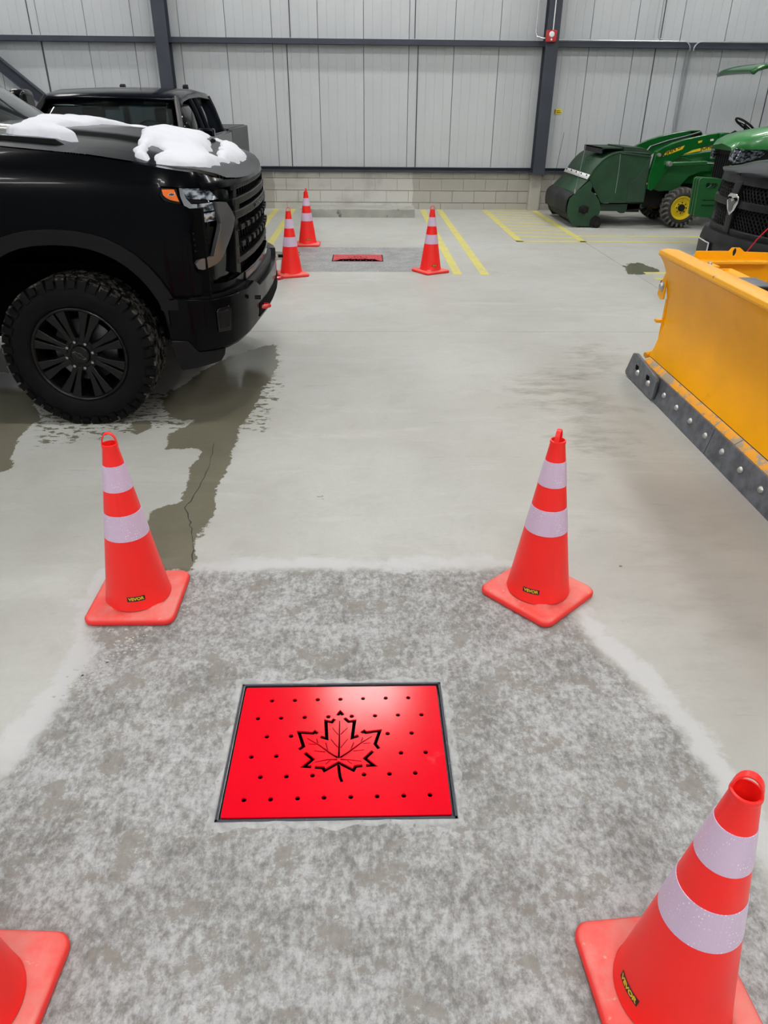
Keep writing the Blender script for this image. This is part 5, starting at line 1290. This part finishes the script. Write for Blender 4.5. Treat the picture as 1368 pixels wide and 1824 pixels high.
for x, z, hw in ((4.75, .80, .20), (4.78, .95, .25), (4.9, 1.03, .27), (5.3, 1.09, .29), (5.9, 1.16, .31)):
    rows.append([(x, 12.65-hw, .62), (x, 12.65-hw, z-.10), (x, 12.65-hw*.9, z-.03), (x, 12.65, z), (x, 12.65+hw*.9, z-.03), (x, 12.65+hw, z-.10), (x, 12.65+hw, .62)])
MB().grid(rows).add(rows[0], [tuple(range(7))]).build('engine_hood', jd_green, tt, angle=50)
MB().box(5.9, 6.05, 12.4, 12.9, .6, 1.20).box(6.6, 7.1, 12.4, 12.9, .75, .85).box(7.02, 7.12, 12.42, 12.88, .85, 1.3).box(5.9, 7.3, 12.2, 13.1, .45, .52).build('seat_platform', mach, tt, bevel=.02)
def ring(c, r, tilt, rt_, n=24):
    return [(c[0]+r*math.cos(2*PI*k/n)*math.cos(tilt), c[1]+r*math.sin(2*PI*k/n), c[2]+r*math.cos(2*PI*k/n)*math.sin(tilt)) for k in range(n+1)]
wc = (5.93, 12.55, 1.44)
w_ = MB().tube(ring(wc, .17, R(-32), .016), .016, 8)
for a_ in (0, 2.1, 4.2): w_.tube([wc, (wc[0]+.165*math.cos(a_)*math.cos(R(-32)), wc[1]+.165*math.sin(a_), wc[2]+.165*math.cos(a_)*math.sin(R(-32)))], .010, 6)
w_.tube([wc, (6.1, 12.6, 1.0)], .025, 8).build('steering_wheel', mach, tt)
# canopy
rows = []
for x, z in ((5.62, 2.15), (5.68, 2.20), (5.80, 2.235), (6.1, 2.27), (6.6, 2.285), (7.2, 2.26), (7.4, 2.2)):
    rows.append([(x, 12.65+.62*q, z-.02*abs(q)**4) for q in np.linspace(-1, 1, 13)])
o = MB().grid(rows).build('canopy', jd_hood, tt, angle=50); m_ = o.modifiers.new('s', 'SOLIDIFY'); m_.thickness = .05; m_.offset = -1; o.data.materials[0] = jd_green
for q in (-1, 1): MB().tube([(7.1, 12.65+q*.45, .8), (7.15, 12.65+q*.45, 2.2)], .035, 8).build('canopy_post', mach, tt)
MB().tube([(5.61,12.25,1.216),(5.596,12.25,1.326),(5.656,12.25,1.355),(5.688,12.25,1.336)], .02, 8).build('exhaust_guard', mach, tt)

# ------------------------------------------------------------------ second tractor: hood, lamps and suitcase weights
t3 = thing('tractor', 'green tractor nose with headlight and stacked front weights, behind the dark pickup', 'tractor', (5.4, 10.1, 0))
TX, TY0, TY1 = 4.62, 9.85, 10.65
rows = []
for x, z, hw in ((4.60, 1.255, .30), (4.66, 1.32, .34), (4.78, 1.375, .37), (5.0, 1.43, .39), (5.4, 1.49, .41), (6.2, 1.56, .44)):
    rows.append([(x+.04, 10.25-hw, 1.225+.0*x), (x+.01, 10.25-hw, z-.05), (x, 10.25-hw*.9, z-.01), (x, 10.25, z+.02), (x, 10.25+hw*.9, z-.01), (x+.01, 10.25+hw, z-.05), (x+.04, 10.25+hw, 1.225)])
MB().grid(rows).add(rows[0], [tuple(range(7))]).build('engine_hood', jd_hood, t3, angle=50)
MB().box(4.68, 6.2, 9.93, 10.57, .62, 1.24).build('engine_housing', mach, t3, bevel=.03)
mb = MB()
for k in range(9): mb.box(4.668, 4.682, 9.98+k*.065, 9.99+k*.065, .85, 1.15)
for k in range(14): mb.box(4.74+k*.05, 4.75+k*.05, 9.92, 9.932, .8, 1.05)
mb.build('grille_ribs', mach, t3)
MB().prism([(4.64, 1.06), (4.70, 1.235), (5.06, 1.235), (4.98, 1.14), (4.84, 1.09)], 9.905, 9.95).build('headlight', lens_w, t3, bevel=.008)
MB().prism([(9.93, 1.08), (9.90, 1.235), (10.0, 1.235), (10.02, 1.1)], 4.62, 4.68, 'x').prism([(10.5, 1.1), (10.5, 1.235), (10.6, 1.235), (10.57, 1.08)], 4.62, 4.68, 'x').build('headlight', lens_w, t3, bevel=.006)
MB().lathe([(.0, -.012), (.05, -.010), (.055, 0)], 24, (4.67, 10.02, .985), 'x').build('badge', jd_yel, t3)
MB().lathe([(.0, -.016), (.042, -.014), (.045, 0)], 24, (4.67, 10.02, .985), 'x').build('badge_centre', jd_green, t3)
dr = [(-.022, -.02), (-.012, -.026), (-.008, -.008), (.010, -.008), (.016, -.026), (.026, -.024), (.016, .004), (.024, .022), (.012, .010), (-.012, .006), (-.024, .012)]
MB().prism([(10.02-a_, .985+b_) for a_, b_ in dr], 4.652, 4.656, 'x').build('badge_mark', jd_yel, t3)
wp = [(4.171,0.896),(4.199,0.916),(4.411,0.907),(4.48,0.898),(4.503,0.666),(4.511,0.449),(4.454,0.449),(4.223,0.468),(4.187,0.479)]
wh = [(4.267,0.862),(4.402,0.853),(4.406,0.817),(4.373,0.791),(4.278,0.796),(4.258,0.826)]
for k in range(3):
    me = curve2d([wp, wh], .05); me.transform(Matrix(((1, 0, 0, 0), (0, 0, -1, 9.72+k*.075), (0, 1, 0, 0), (0, 0, 0, 1)))); setorg(me, t3['_o'])
    o = link('front_weight', me, jd_greend, t3); b_ = o.modifiers.new('b', 'BEVEL'); b_.width = .012; b_.segments = 2; b_.limit_method = 'ANGLE'
wx = [p[0] for p in wp]
for zz in (.60, .66): MB().box(min(wx)+.08, max(wx)-.08, 9.682, 9.69, zz, zz+.006).build('weight_groove', mach, t3)
MB().box(max(wx)-.03, 4.9, 9.75, 10.15, .42, .75).build('weight_bracket', mach, t3, bevel=.01)
for y in (9.55, 10.65): 
    ag_wheel(t3, 5.35, y-.1, .42, .28, -1 if y < 10 else 1, .23)
MB().box(4.9, 6.6, 10.0, 10.5, .35, .66).tube([(5.35, 9.6, .42), (5.35, 10.8, .42)], .06, 8).build('chassis', mach, t3)
for o in bpy.data.objects:
    if '_o' in o: del o['_o']
